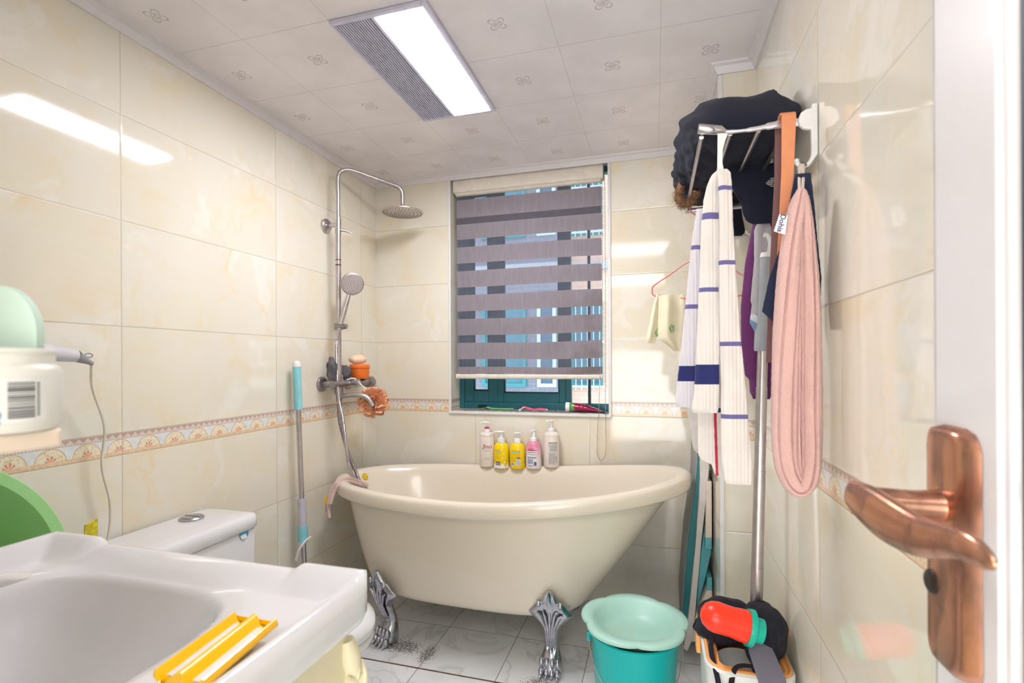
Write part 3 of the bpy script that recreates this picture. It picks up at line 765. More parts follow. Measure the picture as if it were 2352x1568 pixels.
# ---------------------------------------------------------------- shelf with jar, close by on the left
M_shelf = mat('cream_shelf', (244, 226, 208), .4, var=.01)
shx = P(150, 983, y=.292).x
mb = MB().prism(rrect(-.95, shx, YN, .292, .006), 1.073, 1.0872, 'z')
obj('wall_shelf', mb, M_shelf, None, 'cream wall shelf carrying the white jar in the left foreground', 'shelf', bevel=.002)
jc = Vector((-.5035, .2625, 1.0878))
JR = .0440
jar = thing('plastic_jar', tuple(jc), 'white plastic jar with barcode label on the cream shelf', 'jar')
M_jar = mat('ivory_plastic', (238, 236, 230), .35, var=.01)
obj('jar_body', MB().lathe(jc, [(0, 0), (JR-.003, 0), (JR, .004), (JR, .046), (JR-.002, .0505), (JR-.0045, .052), (JR-.0045, .060), (JR-.003, .0615), (JR-.003, .0635), (JR-.006, .0645), (JR-.007, .060), (JR-.007, .01), (0, .008)], 64), M_jar, jar)
def on_cyl(c, r, a0):
    """maps flat text x -> angle around a vertical cylinder, facing direction a0"""
    def f(x, y, z, r=r):
        a = a0+x/r; return Vector((c.x+(r+z)*math.cos(a), c.y+(r+z)*math.sin(a), c.z+y))
    return f
a_cam = math.atan2(-jc.y, -jc.x)        # side facing the camera
def patch(mb, pf, x0, x1, y0, y1, z=.0002, mi=0, n=6):
    mb.grid(n, 1, lambda i, j: pf(x0+(x1-x0)*i, y0+(y1-y0)*j, z), mi)
jf = on_cyl(jc, JR, a_cam)
mb = MB(); patch(mb, jf, -.06, .036, .008, .043, .0002, 0, 24)
lb = obj('label', mb, mat('label_paper', (236, 236, 236), .5, var=.01), jar)
mb = MB(); random.seed(5); yy = .0115
while yy < .0385:                         # barcode: bars lie level, stacked up
    h = random.choice((.0005, .0009, .0014)); patch(mb, jf, .010, .0265, yy, min(yy+h, .039), .0004, 0, 8); yy += h+random.choice((.0005, .0008, .0011))
for k in range(12): patch(mb, jf, .0278, .0298, .0125+k*.0022, .0137+k*.0022, .0004, 0, 2)
obj('barcode', mb, mat('dark_print', (70, 70, 74), .6), lb)
mb = text_mb('ml', .011, lambda x, y, z: jf(x+.0005, y+.026, z+.0004)); obj('printed_text', mb, mat('dark_print', (70, 70, 74)), lb)
mb = MB()
for cx_ in (.002, ):
    ringp = [jf(cx_+.0035*math.cos(a), .0145+.0035*math.sin(a), .0006) for a in [math.radians(k) for k in range(-50, 250, 15)]]
    mb.tube(ringp, .0009, 5)
mb.tube([jf(.003+.001*k, .0085, .0006) for k in range(4)], .0008, 5)
obj('recycling_mark', mb, mat('blue_print', (70, 170, 220), .6), lb)
# mint pad standing in the jar
M_mint = mat('mint_foam', (204, 228, 216), .6, var=.03)
ctr = jc+Vector((-.003, .010, 0)); rt = (RM @ Vector((1, 0, 0))); rt.z = 0; rt.normalize(); fw = Vector((-rt.y, rt.x, 0))
prof = [(-.032, .010), (-.032, .075)]+[(.032*math.cos(a), .075+.040*math.sin(a)) for a in [math.radians(k) for k in range(170, 5, -10)]]+[(.032, .075), (.030, .010)]
mb = MB(); n = len(prof)
rs = [[ctr+rt*(p[0]*s)+Vector((0, 0, p[1] if p[1] < .02 else .06+(p[1]-.06)*s))+fw*t for p in prof] for t, s in ((-.005, .92), (-.0035, 1), (.0035, 1), (.005, .92))]
mb.rings(rs); obj('sponge_pad', mb, M_mint, None, 'rounded mint green pad standing in the open white jar', 'sponge')

# ---------------------------------------------------------------- green basin, hair dryer on the left wall
M_green = mat('green_plastic', (160, 216, 146), .3, var=.02)
gc = Vector((-1.335, .54, .715)); gr = Matrix.Rotation(math.radians(90-14), 3, 'Y')
mb = MB().lathe(gc, [(0, 0), (.17, 0), (.176, .004), (.215, .10), (.232, .105), (.235, .112), (.232, .115), (.212, .112), (.205, .10), (.170, .012), (0, .008)], 64, gr)
obj('green_washbowl', mb, M_green, None, 'green plastic washbowl leaning behind the washbasin at left edge', 'basin')
sb = P(205, 1216, x=-1.40)
mb = MB().rings([[sb+Vector((0, -.018, -.12))+Vector((a*.006, b*.036, 0)) for a, b in ((0, 0), (1, 0), (1, 1), (0, 1))], [sb+Vector((0, -.012, .015))+Vector((a*.004, b*.03, b*.008)) for a, b in ((0, 0), (1, 0), (1, 1), (0, 1))]])
obj('yellow_sachet', mb, mat('sachet_yellow', (214, 196, 40), .35, var=.35, scale=60), None, 'small yellow green sachet peeking above the washbasin rim by left wall', 'sachet')
hd = thing('hair_dryer', tuple(P(60, 800, x=-1.36)), 'light grey hair dryer hung on the left wall behind the jar', 'hair dryer')
M_hdw = mat('dryer_grey', (206, 204, 210), .3); M_hdg = mat('dryer_dark', (150, 148, 152), .4)
a, b = P(40, 800, x=-1.36), P(175, 818, x=-1.36); dd = (b-a).normalized()
obj('barrel', MB().tube([a+Vector((.0, -.03, .05)), a+Vector((.0, .0, .0)), a+Vector((0, .0, -.10))], [.034, .036, .03], 20), M_hdw, hd)
obj('handle', MB().tube([a, a+(b-a)*.3, a+(b-a)*.7, b], [.024, .021, .018, .014], 20), M_hdw, hd)
e_ = P(212, 835, x=-1.365)
obj('handle_end', MB().tube([b, b+(e_-b)*.35, b+(e_-b)*.7, e_], [.0145, .011, .007, .005], 16), M_hdg, hd)
rc = P(204, 816, x=-1.36)
obj('hang_ring', MB().tube([rc+Vector((0, .009*math.cos(t), .005*math.sin(t))) for t in [2*PI*k/16 for k in range(16)]], .0015, 6, closed=True), M_hdg, hd)
obj('cable', MB().tube(bez([P(210, 834, x=-1.37), P(212, 890, x=-1.40), P(240, 980, x=-1.41), P(234, 1070, x=-1.42), P(252, 1150, x=-1.42), P(250, 1225, x=-1.42), P(225, 1330, x=-1.42)], 10), .0032, 8), mat('dryer_cable', (226, 218, 200), .5), hd)
obj('wall_holder', MB().lathe(Vector((XL, a.y, a.z)), [(0, 0), (.03, 0), (.03, .01), (.012, .014), (.012, .06), (0, .06)], 20, 'x'), M_hdw, hd)

# ---------------------------------------------------------------- shower
M_steel = mat('brushed_steel', (196, 190, 192), .32, 1, var=.1)
M_steel2 = mat('dull_steel', (160, 154, 158), .4, 1, var=.1)
px, py = -1.38, 1.957
sho = thing('shower_column', (px, py, 1.0), 'brushed steel shower column with rain head, hand shower and bath spout on the left wall', 'shower')
tx_, ty_ = -1.178, 2.185
el = [(px, py, 1.0), (px, py, 1.9), (px, py, 1.975), (px+.008, py+.009, 2.008), (px+.030, py+.033, 2.022), (px+.06, py+.066, 2.02), (tx_-.045, ty_-.050, 1.996), (tx_-.015, ty_-.017, 1.988), (tx_-.002, ty_-.002, 1.968), (tx_, ty_, 1.93), (tx_, ty_, 1.905)]
obj('riser_pipe', MB().tube([el[0]]+bez(el[1:], 8), .0095, 16), M_steel, sho)
obj('pipe_sleeve', MB().tube([(px, py, 1.0), (px, py, 1.72)], .0122, 16).tube([(px, py, 1.72), (px, py, 1.795)], .0136, 16), M_steel, sho)
obj('pipe_joint', MB().tube([(px, py, 1.578), (px, py, 1.584)], .013, 16).tube([(px, py, 1.602), (px, py, 1.606)], .013, 16), mat('tarnish', (120, 84, 70), .5, .6), sho)
br = obj('wall_bracket', MB().lathe((XL, py, 1.765), [(0, 0), (.031, 0), (.031, .012), (.027, .016), (.010, .018), (.010, .058), (.013, .058), (.013, .07), (0, .07)], 28, 'x'), M_steel, sho)
obj('set_lever', MB().tube([(px+.012, py, 1.74), (px+.03, py+.012, 1.738), (px+.052, py+.03, 1.728)], [.008, .006, .003], 10), M_steel, sho)
hdm = MB().lathe((tx_, ty_, 1.863), [(0, 0), (.096, .001), (.100, .003), (.100, .006), (.06, .010), (.022, .014), (.016, .022), (.014, .034), (.009, .040), (.009, .046), (0, .046)], 48)
rh = obj('rain_head', hdm, M_steel, sho)
mb = MB()
for rr_ in (.02, .038, .056, .074, .09):
    k_ = int(rr_*400)
    for k in range(k_): mb.ball((tx_+rr_*math.cos(2*PI*k/k_), ty_+rr_*math.sin(2*PI*k/k_), 1.863), .0022, n=3)
obj('nozzles', mb, mat('grey_rubber', (110, 106, 110), .6), rh)
# sliding holder and hand shower
hz = 1.14+(830-748)*2.26/1145
obj('slider', MB().lathe((px, py, hz), [(0, -.014), (.019, -.014), (.019, .014), (0, .014)], 20).tube([(px, py, hz), (px+.03, py-.012, hz), (px+.048, py-.01, hz-.001)], [.013, .012, .011], 14), M_steel2, sho)
h0 = Vector((px+.020, py-.030, hz+.004)); 
hc = P(809, 652, y=1.955); h1 = P(801, 677, y=1.955)
hs = obj('hand_shower', MB().tube([P(782, 745, y=1.93), P(790, 715, y=1.94), P(797, 690, y=1.95), h1], [.010, .0125, .012, .009], 16), M_steel, sho)
nd = (Vector((0, 0, CAMZ))-hc).normalized(); nd = (nd+Vector((.15, 0, -.25))).normalized(); axr = nd.to_track_quat('Z', 'Y').to_matrix()
obj('spray_head', MB().lathe(hc, [(0, -.022), (.02, -.020), (.040, -.010), (.0505, 0), (.0505, .004), (.047, .007), (0, .008)], 40, axr), M_steel, hs)
obj('face_plate', MB().lathe(hc, [(0, .0065), (.045, .0065), (.044, .0085), (0, .009)], 40, axr), mat('warm_grey_plastic', (176, 164, 162), .45), hs)
mb = MB()
for rr_, k_ in ((.008, 6), (.018, 11), (.028, 16), (.038, 22)):
    for k in range(k_): mb.ball(hc+axr @ Vector((rr_*math.cos(2*PI*k/k_), rr_*math.sin(2*PI*k/k_), .0088)), .0019, n=3)
obj('nozzles', mb, mat('grey_rubber', (110, 106, 110), .6), hs)
def hose(pts, r=.0072):
    q = bez(pts, 14); out = []; rad = []
    tot = 0
    fine = []
    for a, b in zip(q, q[1:]):
        m = max(1, int((b-a).length/.0022))
        for k in range(m): fine.append(a+(b-a)*k/m)
    fine.append(q[-1])
    return MB().tube(fine, [r*(1+.10*(1 if k % 2 else -1)) for k in range(len(fine))], 10)
hit = lambda u, v: TUB_BVH.ray_cast(Vector((0, 0, CAMZ)), ray(u, v))[0]
e1 = hit(830, 1116); e1 = e1+Vector((.004, -.004, .006))
obj('hose', hose([P(781, 752, y=1.915), P(773, 790, y=1.925), P(774, 860, y=1.93), P(778, 915, y=1.925), P(787, 960, y=1.93), P(795, 1020, y=1.95), P(800, 1060, y=1.98), P(806, 1080, y=2.0), P(812, 1105, y=2.01)]), M_steel, sho, label='ribbed steel hose')
obj('hose', hose([Vector((px, py+.002, .995)), P(779, 960, y=1.95), P(788, 1000, y=1.955), P(800, 1040, y=1.98), P(815, 1078, y=2.02), e1, e1+Vector((.02, .01, -.03))], .0075), M_steel2, sho, label='lower bath hose')
# mixer
mz = 1.042
mx_ = -1.375
mb = MB().tube([(mx_, 1.90, mz), (mx_, 2.17, mz)], .018, 24)
mixer = obj('mixer_body', mb, M_steel2, sho)
for yy in (1.925, 2.125):
    obj('wall_flange', MB().lathe((XL, yy, mz), [(0, 0), (.034, 0), (.034, .008), (.028, .014), (.014, .016), (.014, .075), (0, .075)], 28, 'x'), M_steel2, mixer)
obj('mixer_handle', MB().lathe((mx_, 2.17, mz), [(0, 0), (.020, 0), (.020, .008), (.026, .010), (.028, .045), (.024, .052), (0, .053)], 28, 'y').tube([(mx_, 2.205, mz), (mx_+.03, 2.215, mz-.025), (mx_+.045, 2.22, mz-.055)], [.008, .0065, .005], 10, flat=[.006, .004, .003]), M_steel2, sho)
obj('riser_base', MB().lathe((px, py, .96), [(0, 0), (.012, 0), (.013, .03), (.019, .04), (.019, .12), (.014, .125), (0, .125)], 24), M_steel2, sho)
obj('diverter_knob', MB().tube([(mx_, 2.03, mz), (mx_+.035, 2.03, mz+.002), (mx_+.050, 2.03, mz+.002)], [.020, .020, .018], 24), M_steel, sho)
s0 = Vector((px, py, .985)); 
obj('spout', MB().tube(bez([s0, s0+Vector((.05, .012, .006)), s0+Vector((.10, .03, .004)), s0+Vector((.128, .04, -.012)), s0+Vector((.148, .046, -.045))], 8), .0115, 16), M_steel, sho)
# things parked on the mixer
M_gcl = mat('grey_rag', (92, 88, 92), .9, var=.35, scale=40, bump=.6, bscale=120)
def blob(c, rx, ry, rz, amp=.12, fr=12, seed=0, n=22, flatz=None):
    def f(q):
        return 1+amp*(noise.noise(q*fr+Vector((seed, seed*2, 0))) + .5*noise.noise(q*fr*2.3+Vector((seed, 5, 1))))
    mb = MB().ball(c, rx, ry, rz, n=n, fn=f)
    if flatz is not None:
        for p in mb.v:
            if p.z < flatz: p.z = flatz
    return mb
rg = MB()
for cc, r_ in ((P(762, 838, y=1.90), (.020, .024, .056)), (P(790, 842, y=2.02), (.022, .045, .036))):
    rg.v and None
    b_ = blob((cc.x, cc.y, mz+.0185+r_[2]*.9), r_[0], r_[1], r_[2], .3, 40, cc.x, 20, mz+.0185)
    rg.add(b_.v, b_.f)
obj('grey_rag', rg, M_gcl, None, 'crumpled grey mesh rag on the shower mixer by the left wall', 'cloth')
oc = Vector((mx_, 2.117, mz+.0185)); ojar = thing('orange_tub', tuple(oc), 'small round orange tub standing on the shower mixer', 'jar')
M_or = mat('orange_plastic', (240, 120, 42), .35)
obj('tub_body', MB().lathe(oc, [(0, 0), (.040, 0), (.043, .004), (.045, .050), (0, .050)], 40), M_or, ojar)
obj('tub_lid', MB().lathe(oc, [(0, .0505), (.047, .0505), (.048, .053), (.048, .066), (.046, .069), (0, .070)], 40), M_or, ojar)
M_pch = mat('peach_foam', (240, 208, 178), .8, bump=.3)
obj('bath_sponge', blob((mx_-.006, 2.11, mz+.0885+.023), .034, .058, .024, .12, 22, 3, 20, mz+.0890), M_pch, None, 'pale peach bath sponge lying on the orange tub', 'sponge')
# mesh pouf hanging from the mixer
lc = Vector((px+.112, 2.06, .952)); M_pouf = mat('coral_mesh', (255, 184, 146), .7, var=.2, scale=90)
pf = thing('mesh_pouf', tuple(lc), 'orange mesh bath pouf hanging by a white cord at the bath spout', 'bath pouf')
mb = MB(); random.seed(11)
for k in range(42):
    th = random.uniform(0, 2*PI); ph = math.acos(random.uniform(-1, 1)); d = Vector((math.sin(ph)*math.cos(th), math.sin(ph)*math.sin(th), math.cos(ph)))
    ax = d.to_track_quat('Z', 'Y').to_matrix(); R0 = random.uniform(.028, .042); off = random.uniform(0, 6)
    w1 = [lc+ax @ Vector(((.006)*math.cos(a), .006*math.sin(a), .010)) for a in [2*PI*j/28 for j in range(28)]]
    w2 = [lc+ax @ Vector((R0*.7*math.cos(a), R0*.7*math.sin(a), .044+.006*math.sin(5*a+off))) for a in [2*PI*j/28 for j in range(28)]]
    w3 = [lc+ax @ Vector((R0*math.cos(a), R0*math.sin(a), .058+.010*math.sin(5*a+off))) for a in [2*PI*j/28 for j in range(28)]]
    mb.rings([w1, w2, w3], cap0=False, cap1=False)
mb.ball(lc, .046, n=10)
obj('mesh_ruffles', mb, M_pouf, pf)
obj('cord', MB().tube(bez([(mx_+.005, 2.005, mz+.018), (mx_+.035, 2.02, mz+.022), (mx_+.06, 2.035, mz-.008), tuple(lc+Vector((-.01, -.01, .035)))], 6), .0035, 8), mat('cord_white', (214, 218, 222), .6), pf)

# ---------------------------------------------------------------- floor mop standing in the left corner
tm, bm_ = P(681, 828, x=-1.408), Vector((-1.385, 1.70, .02)); bm_ = P(700, 1340, x=-1.39)
bot = tm+(bm_-tm)*(tm.z/(tm.z-bm_.z)); L = tm-bot
mp = thing('floor_mop', tuple(bot), 'steel mop pole with light blue grips leaning on the left wall', 'mop')
def along(v):  # fraction for an image height
    return P(690, v, x=-1.40).z/tm.z
pt = lambda z: bot+L*(z/tm.z)
zz = [P(690, v, x=-1.40).z for v in (828, 842, 940, 1145, 1210, 1245)]
obj('pole', MB().tube([pt(.03), pt(zz[1])], .0105, 16), M_steel, mp)
M_aqua = mat('aqua_grip', (140, 204, 214), .4)
obj('grip', MB().tube([pt(zz[2]), pt(zz[1])], .0165, 20), M_aqua, mp)
obj('hang_cap', MB().tube([pt(zz[1]), pt(zz[1]+.01), pt(zz[0]-.006), pt(zz[0])], [.0165, .016, .014, .004], 20), M_white, mp)
obj('lower_sleeve', MB().tube([pt(zz[4]), pt(zz[3])], .0165, 20), mat('lilac_grey', (196, 192, 204), .4), mp)
obj('lock_collar', MB().tube([pt(zz[5]), pt(zz[4]+.004)], .020, 20), M_aqua, mp)
a = pt(zz[5]); obj('lever', MB().tube(bez([a+Vector((.03, .01, .02)), a+Vector((.015, -.01, .005)), a+Vector((-.005, -.02, -.03)), a+Vector((-.018, -.02, -.07))], 5), [.004]*5+[.006]*11, 8), M_white, mp)
obj('mop_head', MB().box((bot.x-.03, bot.y-.14, 0.002), (bot.x+.07, bot.y+.14, .03)), mat('mop_grey', (120, 124, 130), .9), mp, bevel=.01)

# pink washcloth over the left end of the tub
M_pkc = mat('faded_pink_cloth', (214, 186, 178), .9, bump=.5, bscale=260)
mb = MB()
s_, _n, _, _ = TUB_BVH.ray_cast(Vector((-1.375, 1.90, 1.2)), Vector((0, 0, -1)))
def tubz(x, y):
    h = TUB_BVH.ray_cast(Vector((x, y, 1.3)), Vector((0, 0, -1)))[0]; return h.z if h else .6
ins = []
for u, v in ((842, 1118), (818, 1106), (795, 1101), (778, 1106)):
    h_ = hit(u, v); ins.append(h_-ray(u, v).normalized()*.010)
q = bez(ins+[P(765, 1122, y=1.845), P(757, 1145, y=1.835), P(754, 1165, y=1.83), P(757, 1188, y=1.828)], 6)
mb.tube(q, [.017-.011*(k/len(q)) for k in range(len(q))], 14, flat=[.008]*len(q), up=(.3, -.9, .1))
mb.tube([p+Vector((.014, -.008, -.006)) for p in q[4:-10]], .008, 10)
mb.tube([p+Vector((-.014, .006, -.004)) for p in q[6:-4]], .006, 10)
wc = obj('washcloth', mb, M_pkc, None, 'faded pink washcloth draped over the left end of the bathtub rim', 'washcloth')
tq = P(750, 1148, y=1.825)
obj('cloth_tag', MB().box((tq.x-.004, tq.y-.004, tq.z-.016), (tq.x+.003, tq.y, tq.z+.016)), mat('tag_yellow', (236, 190, 30), .5), wc, label='yellow stitched tag')

# ---------------------------------------------------------------- bottles on the back rim
def bottle(u, v, label, name, bodym, prof, pump, capm, capcol=None, sx=1, yy=2.345, stem=None):
    x = P(u, v, y=yy).x; z = tubz(x, yy)+.001
    c = Vector((x, yy, z))
    t = thing(name, tuple(c), label, 'bottle', 'pump bottles on the back rim of the bathtub')
    obj('bottle_body', MB().lathe(c, prof, 40, sx=sx, sy=.8), bodym, t)
    h = prof[-1][1]; r = prof[-1][0]
    cap = obj('pump_cap', MB().lathe(c, [(0, h), (pump['cr'], h), (pump['cr'], h+pump['ch']), (pump['cr']*.9, h+pump['ch']+.002), (0, h+pump['ch']+.002)], 28), capm, t)
    if stem: obj('pump_ring', MB().lathe(c, [(0, h+pump['ch']+.002), (.013, h+pump['ch']+.002), (.012, h+pump['ch']+.007), (.006, h+pump['ch']+.012), (0, h+pump['ch']+.012)], 24), stem, t)
    h2 = h+pump['ch']; hn = pump['h']
    mb = MB().lathe(c, [(0, h2), (pump['sr'], h2), (pump['sr']*.85, h2+hn*.8), (0, h2+hn*.8)], 18)
    top = c+Vector((0, 0, h2+hn))
    mb.lathe(c, [(0, h2+hn*.78), (pump['tr']*.8, h2+hn*.8), (pump['tr'], h2+hn*.9), (pump['tr']*.9, h2+hn), (0, h2+hn+.001)], 24)
    d = Vector((math.cos(pump['a']), math.sin(pump['a']), 0)); p0 = c+Vector((0, 0, h2+hn*.92))
    mb.tube([p0, p0+d*.018, p0+d*pump['nz']*.8+Vector((0, 0, -.001)), p0+d*pump['nz']+Vector((0, 0, -.006))], [.006, .0055, .004, .0035], 10)
    obj('pump_head', mb, capm, t)
    return t, c
def shoulder(R, H, ht, rn, base=.004, k=6, r0=None):
    p = [(0, 0), (R-.003, 0), (R, base)]
    p.append((R, H))
    for i in range(1, k+1):
        a = PI/2*i/k; p.append((rn+(R-rn)*math.cos(a), H+(ht)*math.sin(a)))
    return p
M_bw = mat('bottle_white', (232, 222, 214), .3, var=.01); M_by = mat('bottle_yellow', (248, 214, 10), .25, var=.02)
M_cap = mat('pump_white', (236, 236, 240), .3, var=.01); M_redr = mat('pump_red', (190, 30, 50), .35)
M_ink = mat('grey_ink', (110, 112, 124), .6); M_inkr = mat('red_ink', (166, 36, 56), .6); M_inkb = mat('blue_ink', (96, 104, 160), .6); M_inkbr = mat('brown_ink', (150, 96, 20), .6)
M_lblue = mat('light_blue_ink', (130, 196, 220), .6); M_lw = mat('label_white', (236, 234, 236), .5); M_pk = mat('hot_pink_ink', (214, 60, 120), .6); M_tan = mat('tan_ink', (186, 150, 110), .6)
def flat_cyl(c, R, a0, sx=1, sy=.8):
    def f(x, y, z):
        a = a0+x/R; return Vector((c.x+(R+z)*math.cos(a)*sx, c.y+(R+z)*math.sin(a)*sy, c.z+y))
    return f
def lines(mb, pf, x0, x1, y0, y1, step, h, z=.0006, seed=1, dash=True):
    random.seed(seed); y = y1
    while y > y0:
        x = x0
        while x < x1:
            L = random.uniform(.002, .006) if dash else x1-x0
            patch(mb, pf, x, min(x+L, x1), y-h, y, z, 0, 2); x += L+.0012
        y -= step
AC = math.radians(-76)
Pm = dict(cr=.0145, ch=.014, sr=.0045, h=.036, tr=.015, nz=.036, a=math.radians(200))
t, c = bottle(1119, 1060, 'tall cream pump bottle with red ring and dark red lettering, leftmost on the tub rim', 'conditioner_bottle', M_bw, [(0, 0), (.034, 0), (.037, .005), (.0375, .142), (.036, .148), (.0375, .151), (.036, .160), (.028, .166), (.0145, .169)], Pm, M_cap, stem=M_redr)
bb = [o for o in t.children if o.name.startswith('bottle_body')][0]
pf = flat_cyl(c, .0375, AC)
obj('printed_name', text_mb('\u0192ino' if False else 'fino', .030, lambda x, y, z: pf(x+.002, y+.100, z+.0006), shear=.12), M_inkr, bb)
mb = MB(); lines(mb, pf, -.016, .016, .079, .084, .004, .0012); lines(mb, pf, -.014, .012, .036, .044, .005, .0012, seed=3)
obj('fine_print', mb, M_ink, bb)
obj('printed_swirl', MB().add([pf(-.026, .082, .0006), pf(-.0235, .094, .0006), pf(-.019, .093, .0006), pf(-.022, .086, .0006)], [(0, 1, 2, 3)]), M_inkb, bb, smooth=False)
Pf = dict(cr=.019, ch=.022, sr=.010, h=.034, tr=.020, nz=.040, a=math.radians(195))
yprof = shoulder(.0385, .088, .034, .019)
t, c = bottle(1152, 1065, 'yellow foam pump bottle with white splash pattern at its base, left of the two', 'foam_soap_bottle', M_by, yprof, Pf, M_cap)
bb = [o for o in t.children if o.name.startswith('bottle_body')][0]; pf = flat_cyl(c, .0385, AC)
mb = MB(); patch(mb, pf, -.034, -.002, .078, .083, .0006); obj('blue_stripe', mb, M_lblue, bb)
mb = MB(); lines(mb, pf, -.034, -.012, .085, .088, .004, .0018, seed=1); lines(mb, pf, -.032, -.002, .042, .074, .0065, .0009, seed=4); obj('fine_print', mb, M_inkbr, bb)
mb = MB(); patch(mb, pf, -.030, -.006, .026, .034, .0006, 0, 4); lines(mb, pf, -.028, -.006, .014, .024, .010, .009, seed=2); obj('printed_marks', mb, M_ink, bb)
def splash(i, j):
    x = -.055+.10*i; top = .020+.006*math.sin(x*240)+.004*math.sin(x*520+1); top = max(.006, top-max(0, x-.004)*.6+max(0, x-.022)*1.5)
    return pf(x, .001+(top-.001)*j, .0004)
obj('white_splash', MB().grid(40, 3, splash), M_lw, bb)
mb = MB()
for x, y in ((.012, .070), (.004, .048), (.014, .030)): mb.ball(pf(x, y, 0), .0045, .0015, .0045, n=6)
obj('printed_flowers', mb, mat('pale_yellow', (250, 240, 160), .4), bb)
Pf2 = dict(cr=.0165, ch=.022, sr=.005, h=.030, tr=.019, nz=.022, a=math.radians(250))
t, c = bottle(1189, 1067, 'yellow foam pump bottle with boxed label, right of the two yellow ones', 'foam_soap_bottle', M_by, yprof, Pf2, M_cap)
bb = [o for o in t.children if o.name.startswith('bottle_body')][0]; pf = flat_cyl(c, .0385, AC)
mb = MB(); patch(mb, pf, -.032, .012, .078, .084, .0006); obj('blue_stripe', mb, M_lblue, bb)
mb = MB(); lines(mb, pf, -.032, .012, .087, .089, .004, .0014, seed=1); lines(mb, pf, -.032, .010, .056, .076, .006, .0009, seed=4); lines(mb, pf, -.032, -.012, .036, .052, .005, .0009, seed=6); patch(mb, pf, -.006, .013, .050, .056, .0006); obj('fine_print', mb, M_inkbr, bb)
mb = MB(); patch(mb, pf, -.008, .012, .016, .048, .0004, 0, 4); patch(mb, pf, -.036, -.020, .016, .030, .0004, 0, 4); w_ = obj('label_box', mb, M_lw, bb)
mb = MB(); lines(mb, pf, -.006, .010, .018, .046, .006, .003, seed=9, z=.0008); lines(mb, pf, -.034, -.022, .018, .028, .0105, .009, seed=2, z=.0008); obj('printed_marks', mb, M_inkb, bb)
n = NT('pink_white_fade'); x, y, z = n.sep(n.coord())
n.set(n.mix(n.rng(z, .04, .11), srgb(236, 232, 236), srgb(226, 140, 168)), .25)
t, c = bottle(1226, 1068, 'pink fading to white foam pump bottle beside the yellow bottles', 'foam_wash_bottle', n.m, [(0, 0), (.036, 0), (.039, .004), (.0385, .06), (.0385, .088)]+shoulder(.0385, .088, .040, .017)[4:], dict(cr=.018, ch=.016, sr=.011, h=.042, tr=.015, nz=.017, a=math.radians(250)), M_cap)
bb = [o for o in t.children if o.name.startswith('bottle_body')][0]; pf = flat_cyl(c, .0385, AC)
mb = MB(); patch(mb, pf, -.036, .012, .086, .090, .0006); lines(mb, pf, -.030, .000, .092, .098, .005, .003, seed=3); obj('pink_stripe', mb, M_pk, bb)
mb = MB(); patch(mb, pf, -.036, .012, .070, .085, .0004); patch(mb, pf, -.036, .012, .028, .066, .0004); lw = obj('label_box', mb, M_lw, bb)
mb = MB(); patch(mb, pf, -.036, .012, .067, .0695, .0006); obj('tan_stripe', mb, M_tan, bb)
mb = MB(); lines(mb, pf, -.033, .010, .074, .080, .009, .004, seed=3, z=.0008); lines(mb, pf, -.034, .011, .050, .058, .0032, .0022, seed=2, z=.0008); lines(mb, pf, -.034, -.006, .024, .046, .0032, .0022, seed=8, z=.0008); patch(mb, pf, -.002, .011, .016, .034, .0008, 0, 3); lines(mb, pf, -.034, -.006, .010, .016, .008, .004, seed=12, z=.0008); obj('fine_print', mb, M_inkb, bb)
Ps = dict(cr=.0155, ch=.014, sr=.0045, h=.040, tr=.014, nz=.030, a=math.radians(225))
t, c = bottle(1267, 1066, 'tall cream pump bottle with grey text label, rightmost on the tub rim', 'shampoo_bottle', M_bw, [(0, 0), (.034, 0), (.037, .006), (.0385, .138), (.037, .146), (.0385, .150), (.035, .160), (.026, .166), (.0155, .169)], Ps, M_cap)
bb = [o for o in t.children if o.name.startswith('bottle_body')][0]; pf = flat_cyl(c, .0378, AC)
mb = MB(); patch(mb, pf, -.018, .026, .016, .122, .0004, 0, 8); lw = obj('label', mb, mat('label_greyish', (216, 210, 206), .5), bb)
mb = MB(); patch(mb, pf, -.018, .026, .116, .120, .0007); lines(mb, pf, -.010, .024, .078, .112, .0032, .0014, seed=5, z=.0007); lines(mb, pf, -.016, .014, .018, .070, .0032, .0013, seed=6, z=.0007); lines(mb, pf, .018, .023, .024, .054, .003, .0022, seed=7, z=.0007)
for k in range(3): patch(mb, pf, -.0165, -.0135, .1+.007*k, .104+.007*k, .0007)
obj('fine_print', mb, M_ink, lw)

# ---------------------------------------------------------------- on the window sill
SZ_ = WZ0+.0045
def sp_(u, y): return P(u, 938, y=y).x
x0, x1 = sp_(1098, YB+.05), sp_(1180, YB+.05); yb = YB+.05
tbh = thing('shower_brush', ((x0+x1)/2, yb, SZ_), 'green handled scrubbing brush with dark bristles on the window sill', 'brush')
obj('handle', MB().tube(bez([(x0, yb, SZ_+.004), (x0+.03, yb, SZ_+.007), (x0+.05, yb, SZ_+.012), (x0+.075, yb, SZ_+.007), (x0+.12, yb, SZ_+.005), (x1, yb, SZ_+.006)], 5), .008, 10, flat=.0035, up=(0, 0, 1)), mat('leaf_green', (124, 204, 110), .4), tbh)
mb = MB(); random.seed(2)
for k in range(9):
    for j in range(4):
        xx = x0+.002+.0055*k; yy = yb-.006+.004*j
        mb.tube([(xx, yy, SZ_+.006), (xx+random.uniform(-.001, .001), yy, SZ_+.024)], .0022, 5)
obj('bristles', mb, mat('dark_bristle', (26, 34, 48), .8), tbh)
x0, x1 = sp_(1196, YB+.03), sp_(1258, YB+.03); yb = YB+.03
rz = thing('razor', ((x0+x1)/2, yb, SZ_), 'pink disposable razor on the window sill', 'razor')
